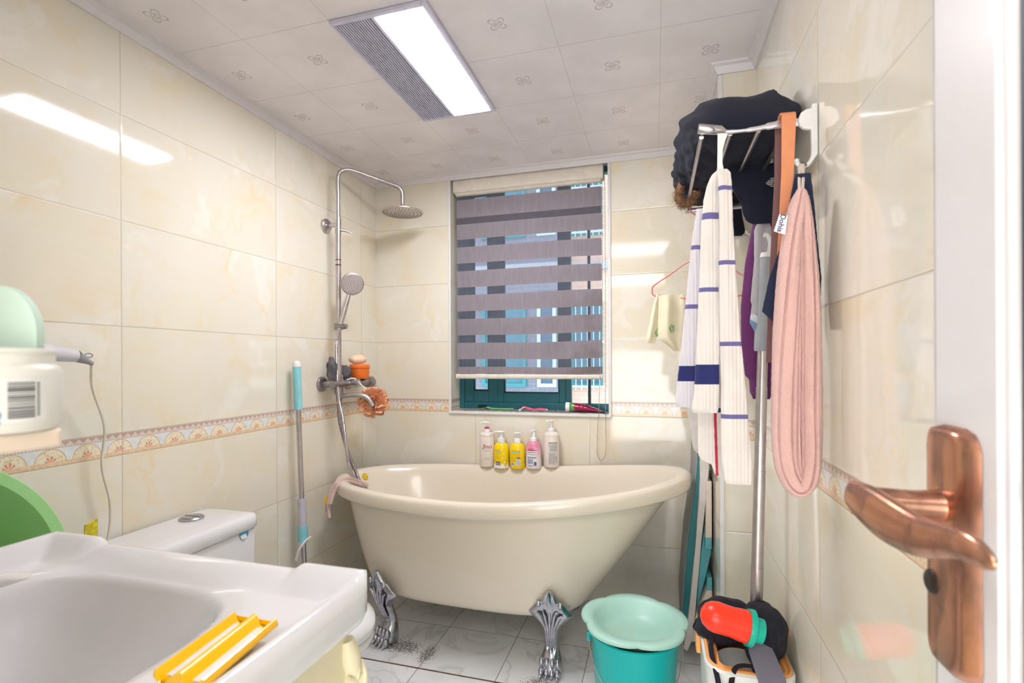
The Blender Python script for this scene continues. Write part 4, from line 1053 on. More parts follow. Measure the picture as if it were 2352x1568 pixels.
pp = bez([(x0+.004, yb, SZ_+.008), (x0+.018, yb, SZ_+.017), (x0+.045, yb, SZ_+.011), (x0+.07, yb, SZ_+.006), (x0+.1, yb, SZ_+.010), (x1, yb, SZ_+.007)], 5)
obj('handle', MB().tube(pp, .006, 12, flat=.005, up=(0, 0, 1)), mat('razor_pale_pink', (246, 160, 190), .35), rz)
obj('grip_inlay', MB().tube([p+Vector((0, -.0016, .002)) for p in pp[6:-1]], .0052, 12, flat=.0042, up=(0, 0, 1)), mat('razor_hot_pink', (250, 70, 120), .4), rz)
obj('razor_head', MB().box((x0-.006, yb-.018, SZ_+.001), (x0+.006, yb+.018, SZ_+.010)), mat('razor_white', (226, 224, 214), .4), rz, bevel=.002)
xk = sp_(1277, YB+.03); mb = MB()
mb.tube([(xk-.008, YB+.03, SZ_+.002), (xk+.010, YB+.034, SZ_+.009)], .002, 7).tube([(xk-.01, YB+.028, SZ_+.005), (xk+.004, YB+.03, SZ_+.002)], .0022, 7).ball((xk, YB+.03, SZ_+.004), .004, n=6)
obj('hair_clip', mb, mat('bronze_clip', (140, 104, 60), .4, .6), None, 'tiny bronze hair clip between the razor and the tube', 'hair clip')
x0, x1 = sp_(1300, YB+.03), sp_(1392, YB+.03); yb = YB+.03
tt = thing('toothpaste_tube', ((x0+x1)/2, yb, SZ_), 'green and red squeezed toothpaste tube with white cap lying on the sill', 'tube')
obj('cap', MB().lathe((x0, yb, SZ_+.0245), [(0, 0), (.022, 0), (.024, .002), (.022, .020), (0, .020)], 28, 'x'), M_cap, tt)
def ttring(x, ry, rz, zc): return [Vector((x, yb+ry*math.cos(a), SZ_+zc+rz*math.sin(a))) for a in [2*PI*k/24 for k in range(24)]]
prof = [(x0+.021, .020, .022, .0235), (x0+.03, .023, .0225, .0235), (x0+.055, .024, .0215, .0225), (x0+.08, .025, .019, .0205), (x0+.11, .026, .016, .0175), (x0+.14, .026, .011, .0125), (x1-.01, .027, .003, .004), (x1, .027, .0015, .0025)]
n = NT('tube_print'); co = n.coord(); x, y, z = n.sep(co)
cc = n.mix(n.rng(n.m_('ADD', x, n.m_('MULTIPLY', n.noise(co, 60, 3), .02)), -.052, -.040), srgb(110, 176, 104), srgb(156, 38, 74))
cc = n.mix(n.rng(x, .075, .082), cc, srgb(30, 30, 44)); n.set(cc, .16, .35); n.bump(n.noise(co, 45, 3), .5, .006)
obj('tube_body', MB().rings([ttring(*p) for p in prof]), n.m, tt, ang=80)

# ---------------------------------------------------------------- right side: rack with clothes
M_wm = mat('white_painted_metal', (232, 232, 230), .35)
M_alu = mat('bright_aluminium', (226, 226, 230), .22, .85)
rk = thing('towel_rack', (XR, 1.42, 1.60), 'white wall bracket and aluminium towel rack over the mop on the right wall', 'towel rack')
RY0, RY1, RZ = 1.14, 1.70, 1.622
for yy in (RY0-.008, RY1):
    q = lambda u, v: (P(u, v, y=1.132).x, P(u, v, y=1.132).z)
    poly = [(XR-.001, q(1880, 238)[1]), q(1864, 240), q(1864, 250), q(1850, 253), q(1838, 261), q(1833, 275), q(1836, 290), q(1845, 297), q(1862, 298), q(1863, 350), q(1862, 362), q(1856, 372), q(1866, 372), q(1872, 362), (XR-.001, q(1880, 355)[1])]
    b_ = obj('wall_bracket', MB().prism(poly, yy-.005, yy+.005, 'y'), M_wm, rk, bevel=.0015)
    hp = [q(1868, 358), q(1862, 370), q(1852, 380), q(1840, 381), q(1832, 376), q(1829, 370)]
    obj('hook', MB().tube(bez([(a, yy, b) for a, b in hp], 4), .0042, 10).ball((hp[-1][0], yy, hp[-1][1]), .0055, n=8), M_wm, b_)
ar = [P(1840, 281, y=RY0), P(1800, 284, y=RY0), P(1770, 289, y=RY0), P(1735, 296, y=RY0), P(1700, 301, y=RY0), P(1664, 303, y=RY0)]
ar[0].x = XR-.02
obj('arm', MB().tube(bez(ar, 5), [.0085]*8+[.0075]*4+[.005]*6+[.0035]*4+[.004]*4, 14, up=(0, 1, 0), flat=[.004]*26), M_alu, rk)
obj('arm_end', MB().tube([P(1603, 296, y=RY0-.004), P(1606, 296, y=RY0-.004), P(1655, 299, y=RY0-.004), P(1667, 302, y=RY0)], [.0095, .0105, .0095, .004], 20), mat('polished_tube', (200, 196, 200), .12, 1), rk)
obj('arm', MB().tube([(XR-.02, RY1, RZ), (.095, RY1, RZ)], .008, 14), M_alu, rk)
for xx in (.098, .155, .21, .265):
    obj('rail', MB().tube([(xx, RY0+.004, RZ-.002), (xx, RY1, RZ-.002)], .0048, 14), M_steel, rk)
# drop hook carrying the towels
h0 = P(1653, 313, y=1.128)
qa = lambda u, v: (P(u, v, y=1.128).x, P(u, v, y=1.128).z)
poly = [qa(1648, 307), qa(1672, 307), qa(1666, 322), qa(1660, 345), qa(1659, 372), qa(1663, 396), qa(1662, 402), qa(1655, 407), qa(1648, 402), qa(1647, 396), qa(1648, 345)]
hk = obj('drop_hook', MB().prism(poly, 1.125, 1.129, 'y').tube(bez([(qa(1655, 398)[0], 1.127, qa(1655, 398)[1]), (qa(1655, 404)[0], 1.120, qa(1655, 404)[1]-.010), (qa(1655, 404)[0], 1.100, qa(1655, 404)[1]-.014), (qa(1655, 404)[0], 1.088, qa(1655, 404)[1]-.002)], 4), .004, 8), M_wm, rk, bevel=.001)

def drape(levels, y, thick, folds=5, amp=.35, seed=0, n=56, step=5, yslope=0, matfn=None, mb=None, ph=0):
    """cloth strip hanging between image-measured edges at depth y: levels (v, uLeft, uRight)"""
    mb = mb or MB(); v0, v1 = levels[0][0], levels[-1][0]; N = max(4, int((v1-v0)/step)); rs = []; vs = []
    for i in range(N+1):
        v = v0+(v1-v0)*i/N; uL, uR = lerp_table(levels, v); yy = y+yslope*(i/N)
        a, b = P(uL, v, y=yy), P(uR, v, y=yy); hw = (b.x-a.x)/2; cx = (a.x+b.x)/2; z = a.z
        tk = thick*min(1, .35+i/6)*min(1, .35+(N-i)/3)
        ring_ = []
        for k in range(n):
            t = 2*PI*k/n; ct, st_ = math.cos(t), math.sin(t)
            e = math.copysign(abs(ct)**.8, ct)
            w_ = math.sin(e*folds*PI/2+ph+.8*noise.noise(Vector((seed, i*.03, 0))))+.5*noise.noise(Vector((e*2.5, i*.05, seed)))
            dy = tk*(math.copysign(abs(st_)**.6, st_)*.5*(1-.2*abs(ct))+amp*w_*(1-.3*abs(e)))
            ring_.append(Vector((cx+hw*e+.0008*noise.noise(Vector((e*3, i*.4, seed))), yy+dy, z+.0*st_)))
        rs.append(ring_); vs.append(v)
    mb.rings(rs, mi=(lambda i, j: matfn(vs[i]+step/2, j)) if matfn else 0); return mb
def terry(name, rgb, strength=.5, scale=700, sheen=.2, rib=False):
    n = NT(name); co = n.coord(); col = srgb(*rgb)
    nz = n.noise(co, 25, 4)
    c = n.mix(n.rng(nz, .3, .7), tuple(k*.95 for k in col[:3])+(1,), tuple(min(1, k*1.04) for k in col[:3])+(1,))
    n.set(c, .95); n.b.inputs['Sheen Weight'].default_value = sheen
    h = n.noise(co, scale, 3, .7)
    if rib:
        x, y, z = n.sep(co); h = n.m_('ADD', n.m_('MULTIPLY', h, .6), n.m_('MULTIPLY', n.m_('SINE', n.m_('MULTIPLY', x, 900)), .35))
    n.bump(h, strength, .004); return n.m
M_tw = terry('white_terry', (230, 223, 216), .4, 500, rib=True); M_ts = terry('lilac_stripe', (112, 104, 160), .5); M_tn = terry('navy_stripe', (34, 42, 104), .5); M_tr = terry('red_stripe', (196, 40, 70), .5)
def bands(list_):
    def f(v, j):
        for a, b, m_ in list_:
            if a <= v < b: return m_
        return 0
    return f
tw = thing('striped_towel', tuple(P(1655, 395, y=1.11)), 'white hand towel with lilac stripes and navy band hanging from the drop hook', 'towel')
obj('front_leaf', drape([(392, 1647, 1664), (400, 1636, 1660), (425, 1624, 1655), (460, 1616, 1653), (520, 1610, 1652), (620, 1607, 1652), (760, 1601, 1652), (900, 1594, 1652), (940, 1588, 1650), (947, 1592, 1648)], 1.100, .018, 1.6, .14, 1, matfn=bands([(494, 505, 1), (664, 672, 1), (838, 880, 2)])), [M_tw, M_ts, M_tn], tw)
obj('right_leaf', drape([(390, 1650, 1670), (398, 1648, 1678), (425, 1649, 1681), (520, 1651, 1684), (620, 1650, 1690), (760, 1652, 1700), (880, 1656, 1712), (1000, 1655, 1722), (1060, 1658, 1729), (1100, 1664, 1728), (1110, 1668, 1726)], 1.088, .018, 1.6, .15, 2, matfn=bands([(429, 438, 1), (600, 610, 1), (783, 794, 1), (950, 962, 1)])), [M_tw, M_ts], tw)
obj('back_leaf', drape([(480, 1600, 1625), (560, 1588, 1615), (640, 1580, 1612), (760, 1568, 1608), (900, 1553, 1604), (925, 1552, 1600), (935, 1560, 1596)], 1.135, .013, 1.5, .15, 3, matfn=bands([(567, 575, 1), (700, 708, 1), (842, 875, 2)])), [terry('white_terry_lilac', (222, 216, 222), .5, 500, rib=True), M_ts, M_tn], tw)
tw2 = thing('red_edged_towel', tuple(P(1640, 900, y=1.16)), 'white towel with a red side stripe hanging behind the striped towel', 'towel')
obj('cloth', drape([(640, 1610, 1640), (800, 1606, 1652), (945, 1603, 1658), (1040, 1603, 1656), (1055, 1609, 1656), (1066, 1634, 1657), (1088, 1641, 1657), (1096, 1650, 1657)], 1.165, .012, 1.6, .15, 4, matfn=bands([(938, 948, 1)])), [M_tw, M_tn], tw2)
obj('side_stripe', drape([(945, 1639, 1645.5), (1020, 1641.5, 1647.5), (1092, 1644, 1650)], 1.1575, .002, 1, .1, 5, n=12), M_tr, tw2)

# pink towel: a long loop over the near hook
M_pt = terry('pink_fleece', (244, 194, 184), .9, 420, .5)
def strip_tube(path, seed, fold=5, n=110):
    """path: (u, v, y, halfwidth px, depth m)"""
    pts = [P(u, v, y=y) for u, v, y, _, _ in path]; tab = [(i, p[3], p[4]) for i, p in enumerate(path)]
    q = bez(pts, 14); m = len(q); rs = []
    for i, p in enumerate(q):
        hw_px, dp = lerp_table(tab, i/14); hw = hw_px/F*(RM.transposed() @ (p-Vector((0, 0, CAMZ)))).z*-1
        t = (q[min(i+1, m-1)]-q[max(i-1, 0)]).normalized(); a = Vector((0, 1, 0)).cross(t).normalized()
        r_ = []
        for k in range(n):
            an = 2*PI*k/n; c_, s_ = math.cos(an), math.sin(an)
            sh_ = math.sin(an*fold+.9*math.sin(i*.045+seed)+.5); f = 1.05-.42*math.exp(-(sh_/.22)**2)+.14*noise.noise(Vector((c_*2, s_*2+i*.06, seed)))
            r_.append(p+a*(hw*c_*(1+.12*(f-1))+.0012*noise.noise(Vector((an*9, i*.9, 0))))+Vector((0, 1, 0))*(dp*s_*f))
        rs.append(r_)
    return MB().rings(rs)
pk = thing('pink_towel', tuple(P(1838, 432, y=1.07)), 'fluffy pink towel folded in a long loop hanging from the wall bracket hook', 'towel')
YP = 1.055
obj('towel_loop', strip_tube([(1840, 436, YP, 8, .012), (1832, 470, YP, 17, .020), (1820, 540, YP, 21, .024), (1812, 640, YP, 25, .026), (1805, 780, YP, 27, .026), (1802, 920, YP, 27, .026), (1803, 1020, YP, 27, .025), (1810, 1080, YP, 25, .024), (1831, 1117, YP, 23, .024), (1853, 1100, YP, 22, .024), (1862, 1040, YP, 22, .025), (1862, 920, YP, 23, .026), (1861, 780, YP, 22, .026), (1856, 640, YP, 21, .026), (1850, 540, YP, 18, .022), (1846, 470, YP, 12, .018), (1842, 440, YP, 8, .012)], 1.0, 3), M_pt, pk, ang=180)
obj('inner_fold', drape([(450, 1830, 1848), (520, 1820, 1860), (700, 1808, 1868), (900, 1806, 1866), (1000, 1808, 1862), (1060, 1815, 1856), (1090, 1825, 1848)], 1.062, .030, 5, .30, 7), M_pt, pk)
obj('hang_loop', MB().tube(bez([P(1836, 440, y=YP), P(1836, 405, y=1.10), P(1839, 380, y=1.121), P(1843, 380, y=1.121), P(1845, 405, y=1.10), P(1843, 440, y=YP)], 5), .0028, 8, flat=.001, up=(0, 1, 0)), terry('loop_cream', (232, 214, 202)), pk)
a, b, c_, d_ = P(1790, 492, y=1.022), P(1809, 495, y=1.022), P(1803, 539, y=1.022), P(1777, 531, y=1.022)
mb = MB(); off = Vector((0, -.0012, 0)); mb.add([a, b, c_, d_, a+off, b+off, c_+off, d_+off], [(0, 1, 2, 3), (7, 6, 5, 4), (0, 4, 5, 1), (1, 5, 6, 2), (2, 6, 7, 3), (3, 7, 4, 0)])
tg = obj('care_tag', mb, mat('tag_white', (232, 230, 234), .6), pk, smooth=False)
ex = (c_-b+d_-a).normalized(); ey = (b-a+c_-d_).normalized(); ctr = (a+b+c_+d_)/4+Vector((0, -.0016, 0))
obj('lettering', text_mb('Dohia', .0135, lambda x, y, z: ctr+ex*(x-.001)+ey*(y-.0005)+Vector((0, -z, 0)), depth=.0001, bold=.0002), mat('tag_ink', (50, 48, 96), .6), tg)

# tan belt over the arm
M_belt = mat('tan_leather', (222, 142, 98), .6, bump=.2, bscale=300); M_beltb = mat('belt_lining', (120, 84, 84), .7)
mb = MB()
fr = [(P(1796, 268, y=1.115), P(1829, 265, y=1.115)), (P(1795, 400, y=1.112), P(1823, 400, y=1.112)), (P(1787, 560, y=1.110), P(1815, 560, y=1.110)), (P(1781, 700, y=1.110), P(1808, 700, y=1.110)), (P(1777, 830, y=1.110), P(1802, 830, y=1.110))]
rs = [[l, r, r+Vector((0, .003, 0)), l+Vector((0, .003, 0))] for l, r in fr]
blt = thing('leather_belt', tuple(P(1810, 830, y=1.11)), 'tan leather belt folded over the towel rack arm', 'belt')
obj('strap_front', mb.rings(rs), M_belt, blt, smooth=False)
rs = [[l+Vector((-.003-.0005*k, .045, -.002)), r+Vector((-.006, .045, -.002)), r+Vector((-.006, .048, -.002)), l+Vector((-.003-.0005*k, .048, -.002))] for k, (l, r) in enumerate(fr)]
obj('strap_back', MB().rings(rs), M_beltb, blt, smooth=False)
l, r = fr[0]
rs = [[l+Vector((0, .0015+.022*(1-math.cos(t))*1.02, .012*math.sin(t))), r+Vector((0, .0015+.022*(1-math.cos(t))*1.02, .012*math.sin(t))), r+Vector((0, .0015+.022*(1-math.cos(t)), .012*math.sin(t)+.003)), l+Vector((0, .0015+.022*(1-math.cos(t)), .012*math.sin(t)+.003))] for t in [PI*k/10 for k in range(11)]]
obj('strap_bend', MB().rings(rs), M_belt, blt)
# steel chain on the hook
def chain(name, pts, m, label, cat, r=.0022, pitch=.0075):
    q = bez(pts, 10); mb = MB(); acc = 0; k = 0
    for a, b in zip(q, q[1:]):
        L_ = (b-a).length; t = -acc
        while t+pitch <= L_:
            t += pitch; c = a+(b-a)*(t/L_); d = (b-a).normalized(); o = d.orthogonal().normalized(); o = (Matrix.Rotation((k % 2)*PI/2, 3, d)) @ o
            mb.tube([c+d*(pitch*.75*math.cos(an))+o*(r*math.sin(an)) for an in [2*PI*j/8 for j in range(8)]], r*.35, 4, closed=True); k += 1
        acc = L_-t
    return obj(name, mb, m, None, label, cat)
chain('metal_chain', [P(1829, 470, y=1.118), P(1832, 420, y=1.12), P(1837, 380, y=1.1215), P(1850, 379, y=1.1215), P(1851, 420, y=1.12), P(1854, 465, y=1.118)], mat('old_steel', (130, 124, 112), .35, .9), 'thin metal chain looped over the wall bracket hook behind pink towel', 'chain')
# navy cloth behind
M_nv = terry('navy_cotton', (34, 40, 66), .4, 500, .1)
obj('navy_cloth', drape([(400, 1826, 1862), (470, 1812, 1870), (560, 1795, 1878), (640, 1766, 1887), (715, 1750, 1884), (728, 1764, 1883), (748, 1785, 1881), (760, 1800, 1880)], 1.098, .006, 4, .2, 9), M_nv, None, 'dark navy cloth hanging between tan belt and pink towel', 'cloth')
# purple and grey garments further back
M_pu = terry('purple_knit', (108, 44, 104), .5, 400, .2)
obj('purple_garment', drape([(470, 1735, 1775), (520, 1728, 1778), (600, 1712, 1780), (700, 1702, 1782), (780, 1702, 1784), (862, 1711, 1786), (870, 1720, 1784), (900, 1722, 1774), (916, 1730, 1768)], 1.47, .022, 2.4, .25, 11), M_pu, None, 'purple garment hanging behind the mop pole under the rack', 'clothing')
n = NT('grey_blue_check'); co = n.coord(); x, y, z = n.sep(co)
st1 = n.rng(n.m_('SINE', n.m_('MULTIPLY', n.m_('ADD', z, n.m_('MULTIPLY', x, .8)), 120)), .2, .5)
low = n.rng(z, .085, .09, 1, 0)
n.set(n.mix(low, srgb(176, 172, 176), n.mix(st1, srgb(120, 150, 176), srgb(206, 210, 216))), .95); n.bump(n.noise(co, 500, 3), .5, .004)
obj('grey_garment', drape([(500, 1746, 1765), (528, 1732, 1772), (600, 1732, 1770), (690, 1724, 1768), (700, 1727, 1766), (740, 1722, 1768), (780, 1742, 1768), (800, 1752, 1766)], 1.40, .016, 2, .25, 13), n.m, None, 'pale grey garment with blue checked hem beside the purple one', 'clothing')

# navy jacket heaped on the rack
M_jk = terry('navy_jacket', (20, 23, 42), .2, 300, .02)
jk = thing('navy_jacket', (.19, 1.45, 1.635), 'dark navy jacket with fur trimmed hood heaped on top of the towel rack', 'jacket')
N = 64; rs = []
for i in range(41):
    t = i/40; yy = 1.185+.53*t
    hw = .122*(1-abs(2*t-1)**8*.35); hh = .058*(1-abs(2*t-1)**5*.8)*(1+.35*math.sin(t*2.4)); cx = .192-.018*t
    r_ = []
    for k in range(N):
        a = 2*PI*k/N; c_, s_ = math.cos(a), math.sin(a)
        d = Vector((c_*1.3, s_, t*4)); f = 1+.16*noise.noise(d*1.6)+.10*noise.noise(d*4+Vector((3, 0, 0)))
        x = cx+hw*math.copysign(abs(c_)**.75, c_)*f; z = 1.640+hh+hh*1.05*s_*f*(1+.07*math.sin(x*48+t*3))
        z = max(z, 1.6305+.003*noise.noise(Vector((x*30, yy*20, 0)))); x = min(x, XR-.006); r_.append(Vector((x, yy, z)))
    rs.append(r_)
obj('jacket_body', MB().rings(rs), M_jk, jk, ang=180)
mb = MB()
drape([(462, 1640, 1700), (500, 1655, 1705), (535, 1680, 1712), (542, 1688, 1704)], 1.735, .010, 2, .3, 21, mb=mb)
obj('sleeve', mb, M_jk, jk)
mb = MB(); drape([(385, 1672, 1800), (430, 1680, 1800), (470, 1702, 1798), (490, 1706, 1796), (508, 1714, 1792), (515, 1730, 1788)], 1.385, .014, 2, .3, 22, mb=mb)
obj('hem', mb, M_jk, jk)
# hood hanging over the outer rail, with fur
hood = obj('hood', blob(P(1592, 395, y=1.60), .045, .09, .062, .25, 18, 4, 26), M_jk, jk)
M_fur = mat('brown_fur', (150, 112, 84), .9, var=.45, scale=120)
mb = MB(); random.seed(8)
furp = bez([P(1578, 398, y=1.60), P(1566, 425, y=1.58), P(1558, 452, y=1.58), P(1572, 468, y=1.58), P(1590, 460, y=1.575), P(1600, 440, y=1.57)], 8)
mb.tube(furp, .011, 8)
for k in range(2600):
    p = furp[random.randrange(len(furp))]+Vector((random.gauss(0, .007), random.gauss(0, .009), random.gauss(0, .007)))
    d = Vector((random.gauss(-.3, .6), random.gauss(-.2, .6), random.gauss(-.5, .6))).normalized()*random.uniform(.008, .017); s_ = d.orthogonal().normalized()*.0007
    mb.add([p-s_, p+s_, p+d], [(0, 1, 2)])
obj('fur_trim', mb, M_fur, hood)
# printed leaf emblem on the cloth above the rails
mb = MB(); q0 = P(1771, 418, y=1.371)
e1_ = (P(1791, 418, y=1.371)-q0)/20; e2_ = (P(1771, 408, y=1.371)-q0)/10
for (a, b, c2, d2) in ((-12, -2, -2, 0), (-8, 2, 4, 5), (-9, -2, 4, -1), (-7, -5, 6, -5), (-2, 8, 8, 9), (-2, -9, 10, -10), (2, 6, 9, 1), (-10, -4, -2, -7), (0, 4, 3, -3), (4, 0, 12, 4)):
    mb.tube([q0+e1_*a+e2_*b, q0+e1_*c2+e2_*d2], .0016, 5, flat=.0012, up=(0, 1, 0))
obj('printed_emblem', mb, mat('emblem_grey', (160, 156, 156), .6), jk)

# pink wire hanger with the cream baby trousers
hgx = lambda u, v, y: P(u, v, y=y)
wire = bez([hgx(1640, 575, 1.62), hgx(1580, 602, 1.66), hgx(1540, 630, 1.70), hgx(1503, 655, 1.74), hgx(1498, 668, 1.745), hgx(1506, 680, 1.745), hgx(1560, 684, 1.70), hgx(1640, 686, 1.63), hgx(1740, 668, 1.535), hgx(1720, 640, 1.55), hgx(1690, 622, 1.58), hgx(1640, 575, 1.62)], 6)
mb = MB().tube(wire, .0022, 8)
hk_ = bez([hgx(1640, 575, 1.62), hgx(1641, 552, 1.62), hgx(1641, 505, 1.62)], 4); mb.tube(hk_, .0022, 8)
top_ = hk_[-1]; xr_ = .098
mb.tube(bez([top_, Vector((xr_+.012, 1.62, RZ-.03)), Vector((xr_+.011, 1.62, RZ+.004)), Vector((xr_, 1.62, RZ+.0085)), Vector((xr_-.010, 1.62, RZ)), Vector((xr_-.010, 1.62, RZ-.012))], 5), .0022, 8)
obj('wire_hanger', mb, mat('pink_wire', (214, 120, 130), .4), None, 'pink wire hanger hooked on the towel rack rail', 'hanger')
M_bc = terry('cream_muslin', (236, 226, 196), .4, 400, .1)
bp = thing('baby_trousers', tuple(P(1530, 800, y=1.70)), 'cream baby trousers with small green motifs on the pink hanger', 'clothing')
obj('leg', drape([(676, 1508, 1522), (700, 1500, 1520), (740, 1492, 1514), (770, 1485, 1510), (788, 1484, 1504)], 1.735, .020, 2, .25, 31), M_bc, bp)
obj('leg', drape([(678, 1512, 1572), (700, 1513, 1574), (760, 1511, 1570), (778, 1513, 1568), (790, 1530, 1565), (806, 1548, 1562)], 1.70, .022, 3, .3, 32), M_bc, bp)
mb = MB()
for (u, v, y) in ((1543, 754, 1.674), (1510, 764, 1.708)):
    c = P(u, v, y=y)
    for k in range(5):
        a = 2*PI*k/5; mb.tube([c+Vector((.008*math.cos(a+b*.7), 0, .014*math.sin(a+b*.7)))*(.4+.6*(b/3)) for b in range(4)], .0014, 5)
obj('green_motifs', mb, mat('motif_green', (110, 170, 90), .7), bp)

# ---------------------------------------------------------------- mop with grey grip leaning in the corner, its foot in the orange box
pb = P(1735, 1490, z=.40); pt_ = P(1758, 548, y=1.40)
bot = pb; L = pt_-bot
gp = thing('spin_mop', tuple(bot), 'long steel mop pole with grey grip standing in the orange rimmed box', 'mop')
def gz(v):
    lo, hi = 0, 1
    for _ in range(30):
        mdl = (lo+hi)/2; q_ = RM.transposed() @ (bot+L*mdl-Vector((0, 0, CAMZ))); vv = HZ-F*q_.y/-q_.z
        if vv > v: lo = mdl
        else: hi = mdl
    return bot+L*lo
segs = [(1490, 1302, .0148), (1302, 1082, .0140), (1082, 892, .0132), (892, 806, .0125)]
mb = MB()
for a, b, r in segs: mb.tube([gz(a), gz(b)], r, 22); mb.tube([gz(b)-L*.001, gz(b)+L*.002], r*1.04, 22)
obj('pole', mb, M_steel, gp)
obj('grip', MB().tube([gz(806), gz(800), gz(594), gz(590)], [.019, .0205, .0165, .016], 24), mat('grey_grip', (156, 160, 166), .45, bump=.1), gp)
c = gz(592); 
obj('hang_eye', MB().tube([c, c+Vector((0, 0, .012))], [.0175, .015], 20).tube([c+Vector((.0115*math.cos(a), 0, .032+.027*math.sin(a))) for a in [2*PI*k/20 for k in range(20)]], .0070, 10, closed=True), M_white, gp)
bxp = lambda x, y: (x, y)
BX0, BX1, BY0, BY1, BZ = .112, .306, 1.235, 1.50, .42
fb = thing('mop_box', ((BX0+BX1)/2, (BY0+BY1)/2, 0), 'white plastic box with orange rim in the right corner by the casing', 'mop bucket')
M_bxw = mat('pearl_plastic', (224, 226, 222), .35); M_bxo = mat('apricot_plastic', (250, 176, 100), .4)
def shellring(o, z, r=.05): return [Vector((p[0], p[1], z)) for p in rrect(BX0-o, BX1+min(o, 0), BY0-o, BY1+o, r+min(0, o), 7)]
obj('box_body', MB().rings([shellring(-.02, 0), shellring(-.012, .01), shellring(-.002, .38), shellring(0, .40), shellring(.002, BZ), shellring(-.004, BZ+.004), shellring(-.006, BZ-.01), shellring(-.02, .1), shellring(-.03, .02)]), M_bxw, fb, ang=50)
obj('box_rim', MB().rings([shellring(-.004, BZ-.002), shellring(-.005, BZ+.005), shellring(-.010, BZ+.007), shellring(-.014, BZ+.002), shellring(-.020, BZ+.004), shellring(-.026, BZ-.001), shellring(-.032, BZ+.001), shellring(-.040, BZ-.03), shellring(-.040, BZ-.06)], cap0=False, cap1=False), M_bxo, fb, ang=50)
obj('spin_basket', MB().lathe(((BX0+BX1)/2-.01, 1.335, BZ-.16), [(0, 0), (.05, 0), (.055, .10), (.058, .14), (.054, .142), (.050, .10), (.045, .01), (0, .01)], 32), M_bxw, fb)
obj('front_latch', MB().prism(rrect(BX0+.005, BX0+.012, 1.38, 1.41, .003), .36, .41, 'z'), M_bxo, fb)
lt = P(1606, 1474, y=1.40); obj('side_latch', MB().box((BX0-.012, 1.385, .375), (BX0-.0005, 1.42, .42)), M_bxo, fb, bevel=.003)
fx0 = P(1703, 1560, y=BY0-.004).x
# bag heaped on the box
M_bag = terry('black_canvas', (22, 22, 34), .3, 350, .02)
bg = thing('black_bag', (.21, 1.42, BZ), 'black fabric bag heaped on the orange rimmed box', 'bag')
mb = blob((.185, 1.425, BZ+.012), .085, .075, .080, .18, 14, 1, 30, BZ+.008)
obj('bag_body', mb, M_bag, bg, ang=180)
mb = blob((.258, 1.36, BZ+.055), .048, .085, .062, .18, 16, 6, 30, BZ+.008)
obj('bag_side', mb, M_bag, bg, ang=180)
def strapmb(pts, w_=.006, th=.0012, up=(0, -1, .3)): return MB().tube(bez(pts, 6), w_, 8, flat=th, up=up)
obj('strap', strapmb([(.135, 1.37, BZ+.03), (.128, 1.30, BZ+.012), (.134, 1.225, BZ-.01), (.142, 1.215, BZ-.07), (.150, 1.214, BZ-.10)]), M_bag, bg)
obj('strap', strapmb([(.150, 1.214, BZ-.10), (.160, 1.222, BZ-.03), (.175, 1.245, BZ+.012), (.215, 1.25, BZ+.018), (.245, 1.245, BZ+.01)], up=(0, -.3, 1)), M_bag, bg)
obj('strap', strapmb([(.205, 1.33, BZ+.06), (.208, 1.27, BZ+.03), (.232, 1.24, BZ+.012), (.248, 1.232, BZ-.02)]), M_bag, bg)
obj('strap', strapmb([(.262, 1.28, BZ+.05), (.262, 1.245, BZ+.02), (.250, 1.232, BZ-.01), (.225, 1.235, BZ+.00), (.215, 1.26, BZ+.012)]), M_bag, bg)
obj('grey_lining', MB().rings([[Vector((x, y, z)), Vector((x+w_, y-.002, z)), Vector((x+w_, y-.006, z-.002)), Vector((x, y-.004, z-.002))] for x, y, z, w_ in ((.205, 1.32, BZ+.075, .04), (.206, 1.27, BZ+.045, .055), (.215, 1.235, BZ+.014, .060), (.225, 1.226, BZ-.02, .055), (.232, 1.224, BZ-.10, .055))]), terry('grey_webbing', (112, 108, 122), .3), bg)
# red bottle with teal collar
a, b = P(1640, 1415, z=.535), P(1706, 1436, z=.520); dx = (b-a).normalized()
axr = dx.to_track_quat('Z', 'Y').to_matrix()
rb = thing('red_water_bottle', tuple(a+Vector((0, 0, -.035))), 'bright red bottle with teal collar lying on the black bag', 'bottle')
obj('bottle_body', MB().lathe(a, [(0, -.030), (.012, -.029), (.024, -.022), (.032, -.010), (.035, .004), (.034, .02), (.0335, .04), (.036, .06), (.036, .075), (0, .076)], 36, axr), mat('red_plastic', (250, 56, 28), .32), rb)
obj('collar', MB().lathe(a, [(0, .074), (.040, .074), (.041, .078), (.041, .086), (.036, .088), (.028, .092), (.027, .108), (0, .110)], 36, axr), mat('teal_plastic', (0, 176, 150), .35), rb)

